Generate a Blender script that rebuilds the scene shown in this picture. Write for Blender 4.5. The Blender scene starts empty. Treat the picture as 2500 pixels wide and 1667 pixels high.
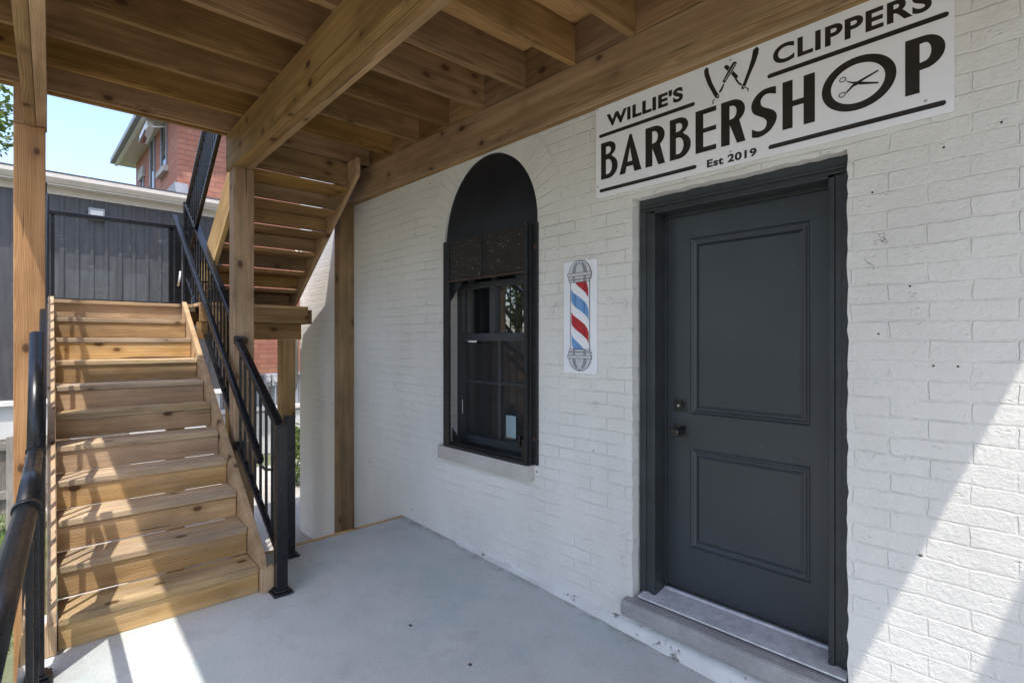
import bpy, bmesh, math, random
from mathutils import Vector, Matrix
random.seed(7)
R = math.radians
S = bpy.context.scene
COL = S.collection

# ------------------------------------------------------------------ camera
cam_d = bpy.data.cameras.new("camera")
cam = bpy.data.objects.new("camera", cam_d)
COL.objects.link(cam)
cam_d.sensor_width = 36.0
cam_d.lens = 1280.0 / 2500.0 * 36.0
cam_d.clip_end = 2000
cam_d.clip_start = 0.02
cam.location = (0.0, -2.47, 1.59)
cam.rotation_euler = (R(90), 0, R(90 - 43.6))
S.camera = cam

# ------------------------------------------------------------------ light
SUN = Vector((-0.30, 0.30, -1.0)).normalized()          # direction the light travels
el = math.asin(-SUN.z)
w = bpy.data.worlds.new("World"); S.world = w
w.use_nodes = True
nt = w.node_tree
nt.nodes.clear()
sky = nt.nodes.new('ShaderNodeTexSky')
sky.sky_type = 'NISHITA'
sky.sun_disc = False
sky.sun_elevation = el
sky.sun_rotation = math.atan2(-SUN.x, -SUN.y)
sky.air_density = 1.0
sky.dust_density = 2.0
sky.ozone_density = 1.4
bg = nt.nodes.new('ShaderNodeBackground')
bg.inputs['Strength'].default_value = 0.15
out = nt.nodes.new('ShaderNodeOutputWorld')
tint = nt.nodes.new('ShaderNodeMix'); tint.data_type = 'RGBA'; tint.blend_type = 'MULTIPLY'
tint.inputs[0].default_value = 1.0; tint.inputs[7].default_value = (1.0, 0.97, 1.0, 1)
nt.links.new(sky.outputs[0], tint.inputs[6])
nt.links.new(tint.outputs[2], bg.inputs['Color'])
nt.links.new(bg.outputs[0], out.inputs['Surface'])
sd = bpy.data.lights.new("sun", 'SUN')
sd.energy = 2.0
sd.angle = R(0.5)
sd.color = (1.0, 0.955, 0.89)
so = bpy.data.objects.new("sun", sd)
COL.objects.link(so)
so.location = (5, -8, 15)
so.rotation_euler = SUN.to_track_quat('-Z', 'Y').to_euler()
S.view_settings.view_transform = 'Standard'
S.view_settings.look = 'None'
S.view_settings.exposure = 1.5
S.view_settings.gamma = 1.0
S.render.engine = 'CYCLES'
S.cycles.max_bounces = 10
S.cycles.diffuse_bounces = 7
S.cycles.transparent_max_bounces = 12
S.cycles.use_denoising = True
S.cycles.denoising_input_passes = 'RGB_ALBEDO_NORMAL'
S.cycles.denoising_prefilter = 'ACCURATE'

# ------------------------------------------------------------------ node helpers
class NB:
    def __init__(s, name):
        s.m = bpy.data.materials.new(name); s.m.use_nodes = True
        s.t = s.m.node_tree; s.t.nodes.clear()
        s.o = s.t.nodes.new('ShaderNodeOutputMaterial')
        s.b = s.t.nodes.new('ShaderNodeBsdfPrincipled')
        s.t.links.new(s.b.outputs[0], s.o.inputs['Surface'])
    def n(s, ty, ins=None, **kw):
        nd = s.t.nodes.new(ty)
        for k, v in kw.items(): setattr(nd, k, v)
        for k, v in (ins or {}).items(): s.put(nd.inputs[k], v)
        return nd
    def put(s, sock, v):
        if isinstance(v, bpy.types.NodeSocket): s.t.links.new(v, sock)
        elif isinstance(v, bpy.types.Node): s.t.links.new(v.outputs[0], sock)
        else: sock.default_value = v
    def math(s, op, a, b=0.0, c=0.0, clamp=False):
        nd = s.t.nodes.new('ShaderNodeMath'); nd.operation = op; nd.use_clamp = clamp
        s.put(nd.inputs[0], a); s.put(nd.inputs[1], b)
        if op in ('MULTIPLY_ADD', 'WRAP', 'COMPARE', 'SMOOTH_MIN'): s.put(nd.inputs[2], c)
        return nd.outputs[0]
    def vm(s, op, a, b=(0, 0, 0)):
        nd = s.t.nodes.new('ShaderNodeVectorMath'); nd.operation = op
        s.put(nd.inputs[0], a)
        if op == 'SCALE': s.put(nd.inputs['Scale'], b)
        else: s.put(nd.inputs[1], b)
        return nd.outputs[1] if op in ('LENGTH', 'DOT_PRODUCT', 'DISTANCE') else nd.outputs[0]
    def noise(s, vec, scale=5., detail=3., rough=.5, dist=0.):
        nd = s.n('ShaderNodeTexNoise', {'Vector': vec, 'Scale': scale, 'Detail': detail, 'Roughness': rough, 'Distortion': dist})
        return nd.outputs['Fac']
    def step(s, v, a, b, o0=0., o1=1.):
        nd = s.t.nodes.new('ShaderNodeMapRange'); nd.interpolation_type = 'SMOOTHSTEP'
        s.put(nd.inputs['Value'], v)
        for k, x in (('From Min', a), ('From Max', b), ('To Min', o0), ('To Max', o1)): s.put(nd.inputs[k], x)
        return nd.outputs[0]
    def mix(s, f, a, b, mode='MIX'):
        nd = s.t.nodes.new('ShaderNodeMix'); nd.data_type = 'RGBA'; nd.blend_type = mode
        s.put(nd.inputs[0], f)
        for i, v in ((6, a), (7, b)):
            if isinstance(v, (tuple, list)) and len(v) == 3: v = (*v, 1)
            s.put(nd.inputs[i], v)
        return nd.outputs[2]
    def xyz(s, v):
        nd = s.n('ShaderNodeSeparateXYZ', {0: v}); return nd.outputs
    def comb(s, x, y, z):
        return s.n('ShaderNodeCombineXYZ', {0: x, 1: y, 2: z}).outputs[0]
    def bump(s, h, dist, strength=1.0, normal=None):
        nd = s.n('ShaderNodeBump', {'Height': h, 'Distance': dist, 'Strength': strength})
        if normal is not None: s.put(nd.inputs['Normal'], normal)
        return nd.outputs[0]
    def fin(s, color=None, rough=None, normal=None, **kw):
        if color is not None:
            if isinstance(color, tuple) and len(color) == 3: color = (*color, 1)
            s.put(s.b.inputs['Base Color'], color)
        if rough is not None: s.put(s.b.inputs['Roughness'], rough)
        if normal is not None: s.put(s.b.inputs['Normal'], normal)
        for k, v in kw.items(): s.put(s.b.inputs[k.replace('_', ' ')], v)
        return s.m
    def obj(s): return s.n('ShaderNodeTexCoord').outputs['Object']

def wood(name, light, dark, knotc=(0.06, 0.028, 0.012), weather=0.0, rough=0.75, green=0.0):
    b = NB(name)
    rnd = b.n('ShaderNodeObjectInfo').outputs['Random']
    off = b.vm('SCALE', (17.3, 9.1, 5.7), rnd)
    off2 = b.vm('SCALE', (13.0, 0.9, 0.7), rnd)
    o = b.obj()
    p = b.vm('ADD', o, off)
    # knots
    kv = b.vm('MULTIPLY', p, (5.0, 8.0, 8.0))
    vor = b.n('ShaderNodeTexVoronoi', {'Vector': kv, 'Scale': 1.0, 'Randomness': 0.9}, feature='F1')
    kd = vor.outputs['Distance']
    gate = b.math('GREATER_THAN', b.xyz(vor.outputs['Color'])[0], 0.50)
    kcore = b.math('MULTIPLY', b.step(kd, 0.20, 0.11), gate)
    khalo = b.math('MULTIPLY', b.step(kd, 0.48, 0.10), gate)
    # rings
    wn = b.noise(b.vm('MULTIPLY', p, (0.9, 3.0, 3.0)), 1.0, 2.0)
    q = b.vm('ADD', o, b.vm('ADD', (0, 0.045, 0.07), b.vm('MULTIPLY', b.vm('SCALE', (0, 0.05, 0.05), rnd), (1, 1, 1))))
    qs = b.xyz(q)
    rad = b.math('SQRT', b.math('ADD', b.math('MULTIPLY', qs[1], qs[1]), b.math('MULTIPLY', qs[2], qs[2])))
    rad = b.math('ADD', rad, b.math('MULTIPLY', wn, 0.07))
    rad = b.math('ADD', rad, b.math('MULTIPLY', khalo, 0.016))
    fr = b.math('FRACT', b.math('MULTIPLY', rad, 150.0))
    ring = b.math('MULTIPLY', b.step(fr, 0.15, 0.85), b.step(fr, 1.0, 0.88))
    fine = b.noise(b.vm('MULTIPLY', p, (4.0, 170, 170)), 1.0, 4.0, 0.65)
    mid = b.noise(b.vm('MULTIPLY', p, (0.8, 22, 22)), 1.0, 3.0, 0.6, 0.4)
    blot = b.noise(b.vm('MULTIPLY', p, (1.0, 3, 3)), 1.6, 4.0, 0.6)
    t = b.math('ADD', b.math('MULTIPLY', ring, 0.22), b.math('MULTIPLY', mid, 0.75))
    t = b.math('ADD', t, b.math('MULTIPLY', fine, 0.55))
    t = b.step(t, 0.50, 0.94)
    c = b.mix(t, light, dark)
    c = b.mix(b.math('MULTIPLY', b.step(blot, 0.42, 0.72), 0.45), c, tuple(x * 0.58 for x in dark))
    c = b.mix(b.math('MULTIPLY', b.step(blot, 0.52, 0.25), 0.35), c, tuple(min(1, x * 1.25) for x in light))
    if green:
        g = b.noise(b.vm('MULTIPLY', p, (1.0, 4, 4)), 2.7, 3.0)
        c = b.mix(b.math('MULTIPLY', b.step(g, 0.5, 0.75), green), c, (0.16, 0.15, 0.075))
    if weather:
        g = b.noise(b.vm('MULTIPLY', p, (1.3, 9, 9)), 1.9, 4.0)
        c = b.mix(b.math('MULTIPLY', b.step(g, 0.4, 0.75), weather), c, (0.19, 0.165, 0.135))
    c = b.mix(b.math('MULTIPLY', khalo, 0.45), c, tuple(x * 0.6 for x in dark))
    c = b.mix(b.math('MULTIPLY', kcore, 0.85), c, knotc)
    r2 = b.math('FRACT', b.math('MULTIPLY', rnd, 7.31))
    hs = b.n('ShaderNodeHueSaturation', {'Color': c, 'Hue': b.math('MULTIPLY_ADD', r2, 0.008, 0.496), 'Saturation': b.math('MULTIPLY_ADD', r2, 0.30, 0.86)})
    c = hs.outputs[0]
    v = b.math('MULTIPLY_ADD', rnd, 0.50, 0.76)
    c = b.mix(1.0, c, b.comb(v, v, v), 'MULTIPLY')
    # checks: thin dark splits along the grain
    ck = b.noise(b.vm('MULTIPLY', p, (0.9, 34, 34)), 1.0, 1.0)
    chk = b.math('MULTIPLY', b.step(ck, 0.735, 0.76), 0.75)
    c = b.mix(chk, c, tuple(x * 0.15 for x in dark))
    h = b.math('SUBTRACT', b.math('ADD', b.math('MULTIPLY', fine, 0.5), b.math('MULTIPLY', mid, 0.4)), b.math('MULTIPLY', chk, 1.2))
    return b.fin(c, rough, b.bump(h, 0.006, 1.0), Specular_IOR_Level=0.25)

M = {}
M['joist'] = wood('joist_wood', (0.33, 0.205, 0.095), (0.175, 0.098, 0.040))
M['beam'] = wood('beam_wood', (0.42, 0.275, 0.135), (0.25, 0.148, 0.066), green=0.3)
M['post'] = wood('post_wood', (0.47, 0.265, 0.115), (0.33, 0.165, 0.062), rough=0.6)
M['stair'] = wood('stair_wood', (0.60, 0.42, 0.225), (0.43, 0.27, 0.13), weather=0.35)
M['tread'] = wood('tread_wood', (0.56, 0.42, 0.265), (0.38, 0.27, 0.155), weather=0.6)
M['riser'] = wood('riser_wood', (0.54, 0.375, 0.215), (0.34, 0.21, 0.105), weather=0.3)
M['fence'] = wood('fence_wood', (0.34, 0.32, 0.28), (0.20, 0.18, 0.155), weather=0.6)

def m_plywood():
    b = NB('plywood')
    p = b.obj(); s_ = b.xyz(p)
    wn = b.noise(b.vm('MULTIPLY', p, (6, 1.2, 1)), 1.0, 3)
    f = b.math('FRACT', b.math('ADD', b.math('MULTIPLY', s_[0], 34.0), b.math('MULTIPLY', wn, 9.0)))
    line = b.math('MULTIPLY', b.step(f, 0.45, 0.9), b.step(f, 1.0, 0.92))
    fine = b.noise(b.vm('MULTIPLY', p, (90, 3, 1)), 1.0, 3)
    c = b.mix(b.math('MULTIPLY', line, 0.6), (0.56, 0.33, 0.13), (0.33, 0.155, 0.05))
    c = b.mix(b.step(fine, 0.4, 0.75), c, (0.45, 0.26, 0.10))
    return b.fin(c, 0.7)
M['ply'] = m_plywood()

ACX, ACZ, ARX, ARZ = -2.855, 2.39, 0.503, 0.545       # window arch
def m_brickpaint():
    b = NB('painted_brick')
    p = b.obj()
    n3 = b.n('ShaderNodeTexNoise', {'Vector': p, 'Scale': 2.3, 'Detail': 3.0})
    n4 = b.n('ShaderNodeTexNoise', {'Vector': p, 'Scale': 16.0, 'Detail': 3.0})
    wv = b.vm('ADD', b.vm('SCALE', b.vm('SUBTRACT', n3.outputs['Color'], (.5, .5, .5)), 0.022),
              b.vm('SCALE', b.vm('SUBTRACT', n4.outputs['Color'], (.5, .5, .5)), 0.014))
    pw = b.vm('ADD', p, wv)
    s_ = b.xyz(pw)
    xyv = b.comb(b.math('ADD', s_[0], b.math('ADD', s_[1], 20.03)), b.math('ADD', s_[2], 10.021), 0.0)
    def br(vec, off):
        nd = b.n('ShaderNodeTexBrick', {'Vector': vec, 'Scale': 1.0, 'Mortar Size': 0.0052, 'Mortar Smooth': 0.55,
                 'Brick Width': 0.243, 'Row Height': 0.0735, 'Bias': 0.0, 'Color1': (0, 0, 0, 1), 'Color2': (1, 1, 1, 1), 'Mortar': (.5, .5, .5, 1)})
        nd.offset = off
        return nd.outputs['Fac'], nd.outputs['Color']
    f1, c1 = br(xyv, 0.5)
    dx = b.math('DIVIDE', b.math('SUBTRACT', s_[0], ACX), ARX)
    dz = b.math('DIVIDE', b.math('SUBTRACT', s_[2], ACZ), ARZ)
    rr = b.math('MULTIPLY', b.math('SQRT', b.math('ADD', b.math('MULTIPLY', dx, dx), b.math('MULTIPLY', dz, dz))), 0.52)
    th = b.math('MULTIPLY', b.math('ARCTAN2', dz, dx), 0.62)
    av = b.comb(b.math('ADD', rr, 9.2 - 0.52 + 0.034), b.math('ADD', th, 10.0), 0.0)
    f2, c2 = br(av, 0.0)
    ringm = b.math('MULTIPLY', b.math('LESS_THAN', rr, 0.735), b.math('GREATER_THAN', s_[2], ACZ + 0.02))
    edge = b.step(b.math('ABSOLUTE', b.math('SUBTRACT', rr, 0.735)), 0.010, 0.002)
    edge = b.math('MULTIPLY', edge, b.math('GREATER_THAN', s_[2], ACZ + 0.02))
    mort = b.math('MAXIMUM', b.math('ADD', b.math('MULTIPLY', f2, ringm), b.math('MULTIPLY', f1, b.math('SUBTRACT', 1.0, ringm))), edge)
    fill = b.noise(p, 3.7, 4.0, 0.65)
    dep = b.step(fill, 0.36, 0.70, 0.06, 1.0)
    low = b.step(b.xyz(p)[2], 0.0, 0.9, 0.55, 1.0)
    mort_d = b.math('MULTIPLY', b.math('MULTIPLY', mort, dep), low)
    cs = b.xyz(c1)
    rough1 = b.noise(p, 48.0, 6.0, 0.68)
    rough2 = b.noise(p, 9.0, 4.0, 0.6)
    chip = b.n('ShaderNodeTexVoronoi', {'Vector': b.vm('MULTIPLY', pw, (22, 22, 46)), 'Scale': 1.0}, feature='F1').outputs['Distance']
    chipm = b.math('MULTIPLY', b.step(chip, 0.25, 0.05), b.step(rough2, 0.5, 0.62))
    h = b.math('MULTIPLY', mort_d, -0.0036)
    h = b.math('ADD', h, b.math('MULTIPLY', rough1, 0.0052))
    h = b.math('ADD', h, b.math('MULTIPLY', rough2, 0.0060))
    h = b.math('ADD', h, b.math('MULTIPLY', chipm, -0.003))
    h = b.math('ADD', h, b.math('MULTIPLY', b.math('MULTIPLY', cs[0], b.math('SUBTRACT', 1.0, mort)), 0.0010))
    # colour: aged off white paint with dirt
    st = b.noise(b.vm('MULTIPLY', p, (1.2, 1.2, 0.8)), 1.3, 5.0, 0.6)
    c = b.mix(b.step(st, 0.35, 0.7), (0.71, 0.69, 0.64), (0.64, 0.62, 0.57))
    c = b.mix(b.math('MULTIPLY', b.math('MULTIPLY', mort_d, b.step(rough1, .42, .62)), 0.30), c, (0.42, 0.40, 0.36))
    crack = b.n('ShaderNodeTexVoronoi', {'Vector': b.vm('ADD', b.vm('MULTIPLY', p, (7, 7, 9)), b.vm('SCALE', n4.outputs['Color'], 1.2)), 'Scale': 1.0}, feature='DISTANCE_TO_EDGE').outputs['Distance']
    cm = b.math('MULTIPLY', b.step(crack, 0.012, 0.004), b.step(b.noise(p, 5.1, 2.0), 0.62, 0.70))
    c = b.mix(b.math('MULTIPLY', cm, 0.6), c, (0.22, 0.2, 0.18))
    h = b.math('ADD', h, b.math('MULTIPLY', cm, -0.003))
    sp = b.n('ShaderNodeTexVoronoi', {'Vector': b.vm('MULTIPLY', p, (4.5, 4.5, 6.5)), 'Scale': 1.0}, feature='F1')
    spm = b.math('MULTIPLY', b.step(sp.outputs['Distance'], 0.05, 0.03), b.math('GREATER_THAN', b.xyz(sp.outputs['Color'])[1], 0.93))
    c = b.mix(spm, c, (0.10, 0.085, 0.07))
    return b.fin(c, 0.62, b.bump(h, 1.0, 1.0), Specular_IOR_Level=0.3)
M['wall'] = m_brickpaint()

def m_concrete(name, c0, c1, sc=1.0, spots=True):
    b = NB(name)
    p = b.obj()
    n1 = b.noise(p, 1.4 * sc, 5, .6); n2 = b.noise(p, 7 * sc, 5, .65); n3 = b.noise(p, 90, 3, .6)
    c = b.mix(b.step(n1, .35, .7), c0, c1)
    c = b.mix(b.math('MULTIPLY', b.step(n2, .45, .75), .3), c, tuple(x * .72 for x in c0))
    n8 = b.noise(p, 260, 2, .5)
    c = b.mix(b.math('MULTIPLY', b.step(n8, .45, .68), .55), c, tuple(x * .55 for x in c0))
    c = b.mix(b.math('MULTIPLY', b.step(n3, .35, .7), .3), c, tuple(min(1, x * 1.25) for x in c0))
    if spots:
        n5 = b.noise(b.vm('ADD', p, (5, 3, 0)), 2.2, 4, .6)
        c = b.mix(b.math('MULTIPLY', b.step(n5, .50, .66), .40), c, (0.36, 0.47, 0.45))
        n6 = b.noise(b.vm('ADD', p, (1, 7, 0)), 3.1, 3, .6)
        c = b.mix(b.math('MULTIPLY', b.step(n6, .60, .70), .25), c, (0.33, 0.31, 0.28))
        v = b.n('ShaderNodeTexVoronoi', {'Vector': b.vm('ADD', p, b.vm('SCALE', b.comb(n2, n3, 0.), .03)), 'Scale': 2.3}, feature='F1')
        sm = b.math('MULTIPLY', b.step(v.outputs['Distance'], .045, .03), b.math('GREATER_THAN', b.xyz(v.outputs['Color'])[0], .72))
        c = b.mix(sm, c, (0.07, 0.06, 0.05))
    if spots:
        ys = b.math('ADD', b.xyz(p)[1], b.math('MULTIPLY', n2, .10))
        dirt = b.math('MULTIPLY', b.step(ys, -.06, .03), b.step(b.noise(p, 11, 4, .7), .35, .6))
        c = b.mix(b.math('MULTIPLY', dirt, .55), c, (0.20, 0.18, 0.155))
        cv = b.n('ShaderNodeTexVoronoi', {'Vector': b.vm('ADD', b.vm('MULTIPLY', p, (.9, .9, .9)), b.vm('SCALE', b.comb(n2, n1, 0.), .5)), 'Scale': 1.0}, feature='DISTANCE_TO_EDGE').outputs['Distance']
        ck = b.math('MULTIPLY', b.step(cv, .0035, .001), b.step(b.noise(p, 1.7, 2), .5, .56))
        c = b.mix(b.math('MULTIPLY', ck, .12), c, (0.2, 0.2, 0.2))
    h = b.math('ADD', b.math('MULTIPLY', n3, .6), b.math('MULTIPLY', n2, 1.0))
    return b.fin(c, 0.8, b.bump(h, 0.002, 0.7), Specular_IOR_Level=0.3)
M['concrete'] = m_concrete('concrete', (0.475, 0.49, 0.475), (0.555, 0.57, 0.55))
M['ground'] = m_concrete('ground_concrete', (0.36, 0.345, 0.31), (0.45, 0.43, 0.39), .6, False)
M['stone'] = m_concrete('limestone', (0.42, 0.39, 0.35), (0.52, 0.49, 0.45), 2.0, False)
M['stonegrey'] = m_concrete('step_stone', (0.29, 0.28, 0.275), (0.40, 0.39, 0.38), 3.0, False)
M['found'] = m_concrete('foundation', (0.62, 0.62, 0.60), (0.70, 0.70, 0.68), 1.0, False)

def plain(name, col, rough=.5, metal=0., var=.12, bumpd=0.0, vs=9.0, spec=.5, speck=None, coat=0.0):
    b = NB(name); p = b.obj()
    n = b.noise(p, vs, 4, .6)
    c = b.mix(b.step(n, .3, .7), tuple(x * (1 - var) for x in col), tuple(min(1, x * (1 + var)) for x in col))
    if speck:
        v = b.n('ShaderNodeTexVoronoi', {'Vector': p, 'Scale': speck[1]}, feature='F1')
        sm = b.math('MULTIPLY', b.step(v.outputs['Distance'], .16, .08), b.math('GREATER_THAN', b.xyz(v.outputs['Color'])[0], speck[2]))
        c = b.mix(sm, c, speck[0])
    r = b.math('MULTIPLY_ADD', b.noise(p, vs * 3, 3), .16, rough - .08)
    nrm = b.bump(b.noise(p, vs * 8, 3), bumpd, 1.0) if bumpd else None
    return b.fin(c, r, nrm, Metallic=metal, Specular_IOR_Level=spec, Coat_Weight=coat)
M['rail'] = plain('black_powder_coat', (0.007, 0.008, 0.010), .28, spec=.4, vs=5)
M['door'] = plain('charcoal_door_paint', (0.036, 0.041, 0.046), .34, var=.10, vs=2.2, bumpd=.0006, spec=.45, speck=((.2, .2, .2), 60, .985))
M['trim'] = plain('charcoal_trim_paint', (0.028, 0.032, 0.034), .45, var=.2, vs=7, bumpd=.002, spec=.45)
M['hard'] = plain('black_hardware', (0.008, 0.008, 0.009), .22, spec=.7)
M['oldblack'] = plain('chipped_black_paint', (0.012, 0.012, 0.013), .4, var=.3, vs=12, bumpd=.003, speck=((.45, .43, .4), 60, .86))
M['archpanel'] = plain('black_arch_board', (0.012, 0.014, 0.019), .33, var=.25, vs=4, bumpd=.0015)
M['rust'] = plain('rusty_steel', (0.055, 0.028, 0.016), .7, var=.5, vs=14, bumpd=.002)
M['sashpaint'] = plain('dark_sash_paint', (0.046, 0.050, 0.054), .4, var=.1)
M['alu'] = plain('brushed_aluminium', (0.50, 0.51, 0.52), .42, metal=.3, var=.15, vs=20)
M['signw'] = plain('white_sign_panel', (0.80, 0.80, 0.82), .38, var=.03, vs=3)
M['ink'] = plain('black_vinyl', (0.018, 0.015, 0.013), .4, var=.2, vs=40, speck=((.06, .055, .05), 180, .8))
M['red'] = plain('red_print', (0.42, 0.022, 0.03), .4)
M['redd'] = plain('dark_red_print', (0.30, 0.015, 0.022), .4)
M['blue'] = plain('blue_print', (0.14, 0.30, 0.56), .4)
M['blued'] = plain('dark_blue_print', (0.10, 0.21, 0.42), .4)
M['g1'] = plain('light_grey_print', (0.55, 0.55, 0.56), .4)
M['g2'] = plain('mid_grey_print', (0.25, 0.25, 0.27), .4)
M['g3'] = plain('dark_grey_print', (0.07, 0.07, 0.085), .4)
M['paper'] = plain('paper', (0.28, 0.37, 0.385), .8)
M['white'] = plain('white_paint', (0.74, 0.73, 0.69), .5, var=.08)
M['cream'] = plain('cream_aluminium', (0.60, 0.55, 0.485), .45, var=.06)
def m_parging():
    b = NB('white_parging'); p = b.obj()
    n = b.noise(p, 13, 5, .7); n2 = b.noise(p, 60, 3)
    m = b.step(n, .60, .64)
    c = b.mix(b.step(b.noise(p, 5, 4), .3, .7), (0.66, 0.66, 0.63), (0.58, 0.575, 0.54))
    c = b.mix(m, c, b.mix(n2, (0.34, 0.31, 0.27), (0.16, 0.14, 0.12)))
    h = b.math('SUBTRACT', b.math('MULTIPLY', n2, .25), m)
    return b.fin(c, .75, b.bump(h, .005, 1.0))
M['whiteplaster'] = m_parging()
M['shingle'] = plain('asphalt_shingle', (0.09, 0.09, 0.10), .9, var=.4, vs=30, bumpd=.01)
M['ductgrey'] = plain('grey_flashing', (0.17, 0.18, 0.20), .5)
M['fencegrey'] = plain('grey_metal_panel', (0.28, 0.30, 0.32), .5)
M['meter'] = plain('meter_grey', (0.36, 0.37, 0.38), .45)

def m_siding():
    b = NB('grey_siding'); p = b.obj()
    n = b.noise(b.vm('MULTIPLY', p, (6, 6, 1.0)), 2.0, 4)
    c = b.mix(b.step(n, .3, .7), (0.058, 0.056, 0.059), (0.082, 0.080, 0.083))
    return b.fin(c, 0.5)
M['siding'] = m_siding()
def m_redbrick():
    b = NB('red_brick'); p = b.obj(); s_ = b.xyz(p)
    nd = b.n('ShaderNodeTexBrick', {'Vector': b.comb(b.math('ADD', s_[0], s_[1]), s_[2], 0.), 'Scale': 1.0, 'Mortar Size': .006, 'Mortar Smooth': .3,
        'Brick Width': .40, 'Row Height': .125, 'Color1': (0.38, 0.15, 0.09, 1), 'Color2': (0.43, 0.19, 0.12, 1), 'Mortar': (.20, .12, .095, 1)})
    n = b.noise(p, 5, 4)
    c = b.mix(b.math('MULTIPLY', b.step(n, .4, .7), .35), nd.outputs['Color'], (0.30, 0.10, 0.07))
    return b.fin(c, .8, b.bump(nd.outputs['Fac'], -.012, 1.0))
M['redbrick'] = m_redbrick()
def m_glass(name, tint=(0.9, 0.93, 0.93)):
    b = NB(name)
    p = b.obj()
    sc = b.noise(b.vm('MULTIPLY', p, (3, 3, 14)), 6, 5, .7, 2.0)
    return b.fin(tint, b.step(sc, .62, .75, 0.02, 0.22), None, Transmission_Weight=1.0, IOR=1.45)
def m_thinglass():
    m = bpy.data.materials.new('clear_glass'); m.use_nodes = True
    t = m.node_tree; t.nodes.clear()
    o = t.nodes.new('ShaderNodeOutputMaterial'); mx = t.nodes.new('ShaderNodeMixShader')
    tr = t.nodes.new('ShaderNodeBsdfTransparent'); gl = t.nodes.new('ShaderNodeBsdfGlossy'); fr = t.nodes.new('ShaderNodeFresnel')
    tc = t.nodes.new('ShaderNodeTexCoord'); ns = t.nodes.new('ShaderNodeTexNoise'); mp = t.nodes.new('ShaderNodeMapping')
    mp.inputs['Scale'].default_value = (1, 1.2, 5); mp.inputs['Rotation'].default_value = (0.6, 0, 0)
    ns.inputs['Scale'].default_value = 3.0; ns.inputs['Detail'].default_value = 6; ns.inputs['Distortion'].default_value = 3.0
    rm = t.nodes.new('ShaderNodeMapRange'); rm.inputs['From Min'].default_value = .60; rm.inputs['From Max'].default_value = .72
    rm.inputs['To Min'].default_value = 0.0; rm.inputs['To Max'].default_value = .045
    df = t.nodes.new('ShaderNodeBsdfDiffuse'); df.inputs[0].default_value = (.6, .6, .6, 1); mx2 = t.nodes.new('ShaderNodeMixShader')
    tr.inputs[0].default_value = (.97, .985, .98, 1); gl.inputs['Roughness'].default_value = .02; fr.inputs[0].default_value = 1.33
    L = t.links.new
    ge = t.nodes.new('ShaderNodeNewGeometry'); fm = t.nodes.new('ShaderNodeMath'); fm.operation = 'SUBTRACT'; fm.use_clamp = True
    L(fr.outputs[0], fm.inputs[0]); L(ge.outputs['Backfacing'], fm.inputs[1])
    L(tc.outputs['Object'], mp.inputs[0]); L(mp.outputs[0], ns.inputs['Vector']); L(ns.outputs['Fac'], rm.inputs['Value'])
    L(fm.outputs[0], mx.inputs[0]); L(tr.outputs[0], mx.inputs[1]); L(gl.outputs[0], mx.inputs[2])
    L(rm.outputs[0], mx2.inputs[0]); L(mx.outputs[0], mx2.inputs[1]); L(df.outputs[0], mx2.inputs[2])
    L(mx2.outputs[0], o.inputs[0])
    return m
M['glass'] = m_thinglass()
b = NB('dark_window_glass')
M['pane'] = b.fin((0.012, 0.013, 0.014), 0.012, None, Specular_IOR_Level=1.0, IOR=2.1)
b = NB('dark_screened_glass')
M['pane2'] = b.fin((0.030, 0.030, 0.031), 0.06, None, Specular_IOR_Level=0.9)
b = NB('louver_mesh'); p = b.obj(); s_ = b.xyz(p)
f = b.math('SINE', b.math('MULTIPLY', s_[2], 2 * math.pi / 0.0125))
v = b.n('ShaderNodeTexVoronoi', {'Vector': b.vm('MULTIPLY', p, (70, 70, 85)), 'Scale': 1.0}, feature='F1')
cl = b.noise(p, 9, 3)
sm = b.math('MULTIPLY', b.math('MULTIPLY', b.step(v.outputs['Distance'], .3, .2), b.math('GREATER_THAN', b.xyz(v.outputs['Color'])[0], .70)), b.step(cl, .44, .58))
M['mesh'] = b.fin(b.mix(sm, (0.026, 0.023, 0.020), (.5, .48, .45)), .5, b.bump(f, .002, 1.0))
b = NB('grass_ground'); p = b.obj()
M['grassg'] = b.fin(b.mix(b.step(b.noise(p, 6, 5), .3, .7), (0.10, 0.12, 0.06), (0.15, 0.16, 0.09)), .9)
b = NB('grass_blade'); M['blade'] = b.fin(b.mix(b.noise(b.obj(), 8, 3), (0.07, 0.15, 0.02), (0.17, 0.26, 0.05)), .6)
def m_leaf(name, a, c_):
    b = NB(name); n = b.noise(b.obj(), 2.6, 3)
    g = b.n('ShaderNodeNewGeometry').outputs['Random Per Island']
    c = b.mix(g, a, c_)
    m = b.fin(c, .5)
    t = b.t; tl = t.nodes.new('ShaderNodeBsdfTranslucent'); mx = t.nodes.new('ShaderNodeMixShader'); mx.inputs[0].default_value = .35
    b.put(tl.inputs['Color'], c); t.links.new(b.b.outputs[0], mx.inputs[1]); t.links.new(tl.outputs[0], mx.inputs[2]); t.links.new(mx.outputs[0], b.o.inputs[0])
    return m
M['leaf'] = m_leaf('leaves', (0.07, 0.12, 0.02), (0.16, 0.22, 0.05))
M['bark'] = plain('bark', (0.13, 0.10, 0.075), .9, var=.4, vs=14, bumpd=.01)

# ------------------------------------------------------------------ geometry helpers
TH = R(2.2)
DF = Matrix.Translation((-4.4, -1.30, 0)) @ Matrix.Rotation(-TH, 4, 'Z')   # deck frame
ID = Matrix.Identity(4)
WM = {}

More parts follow.
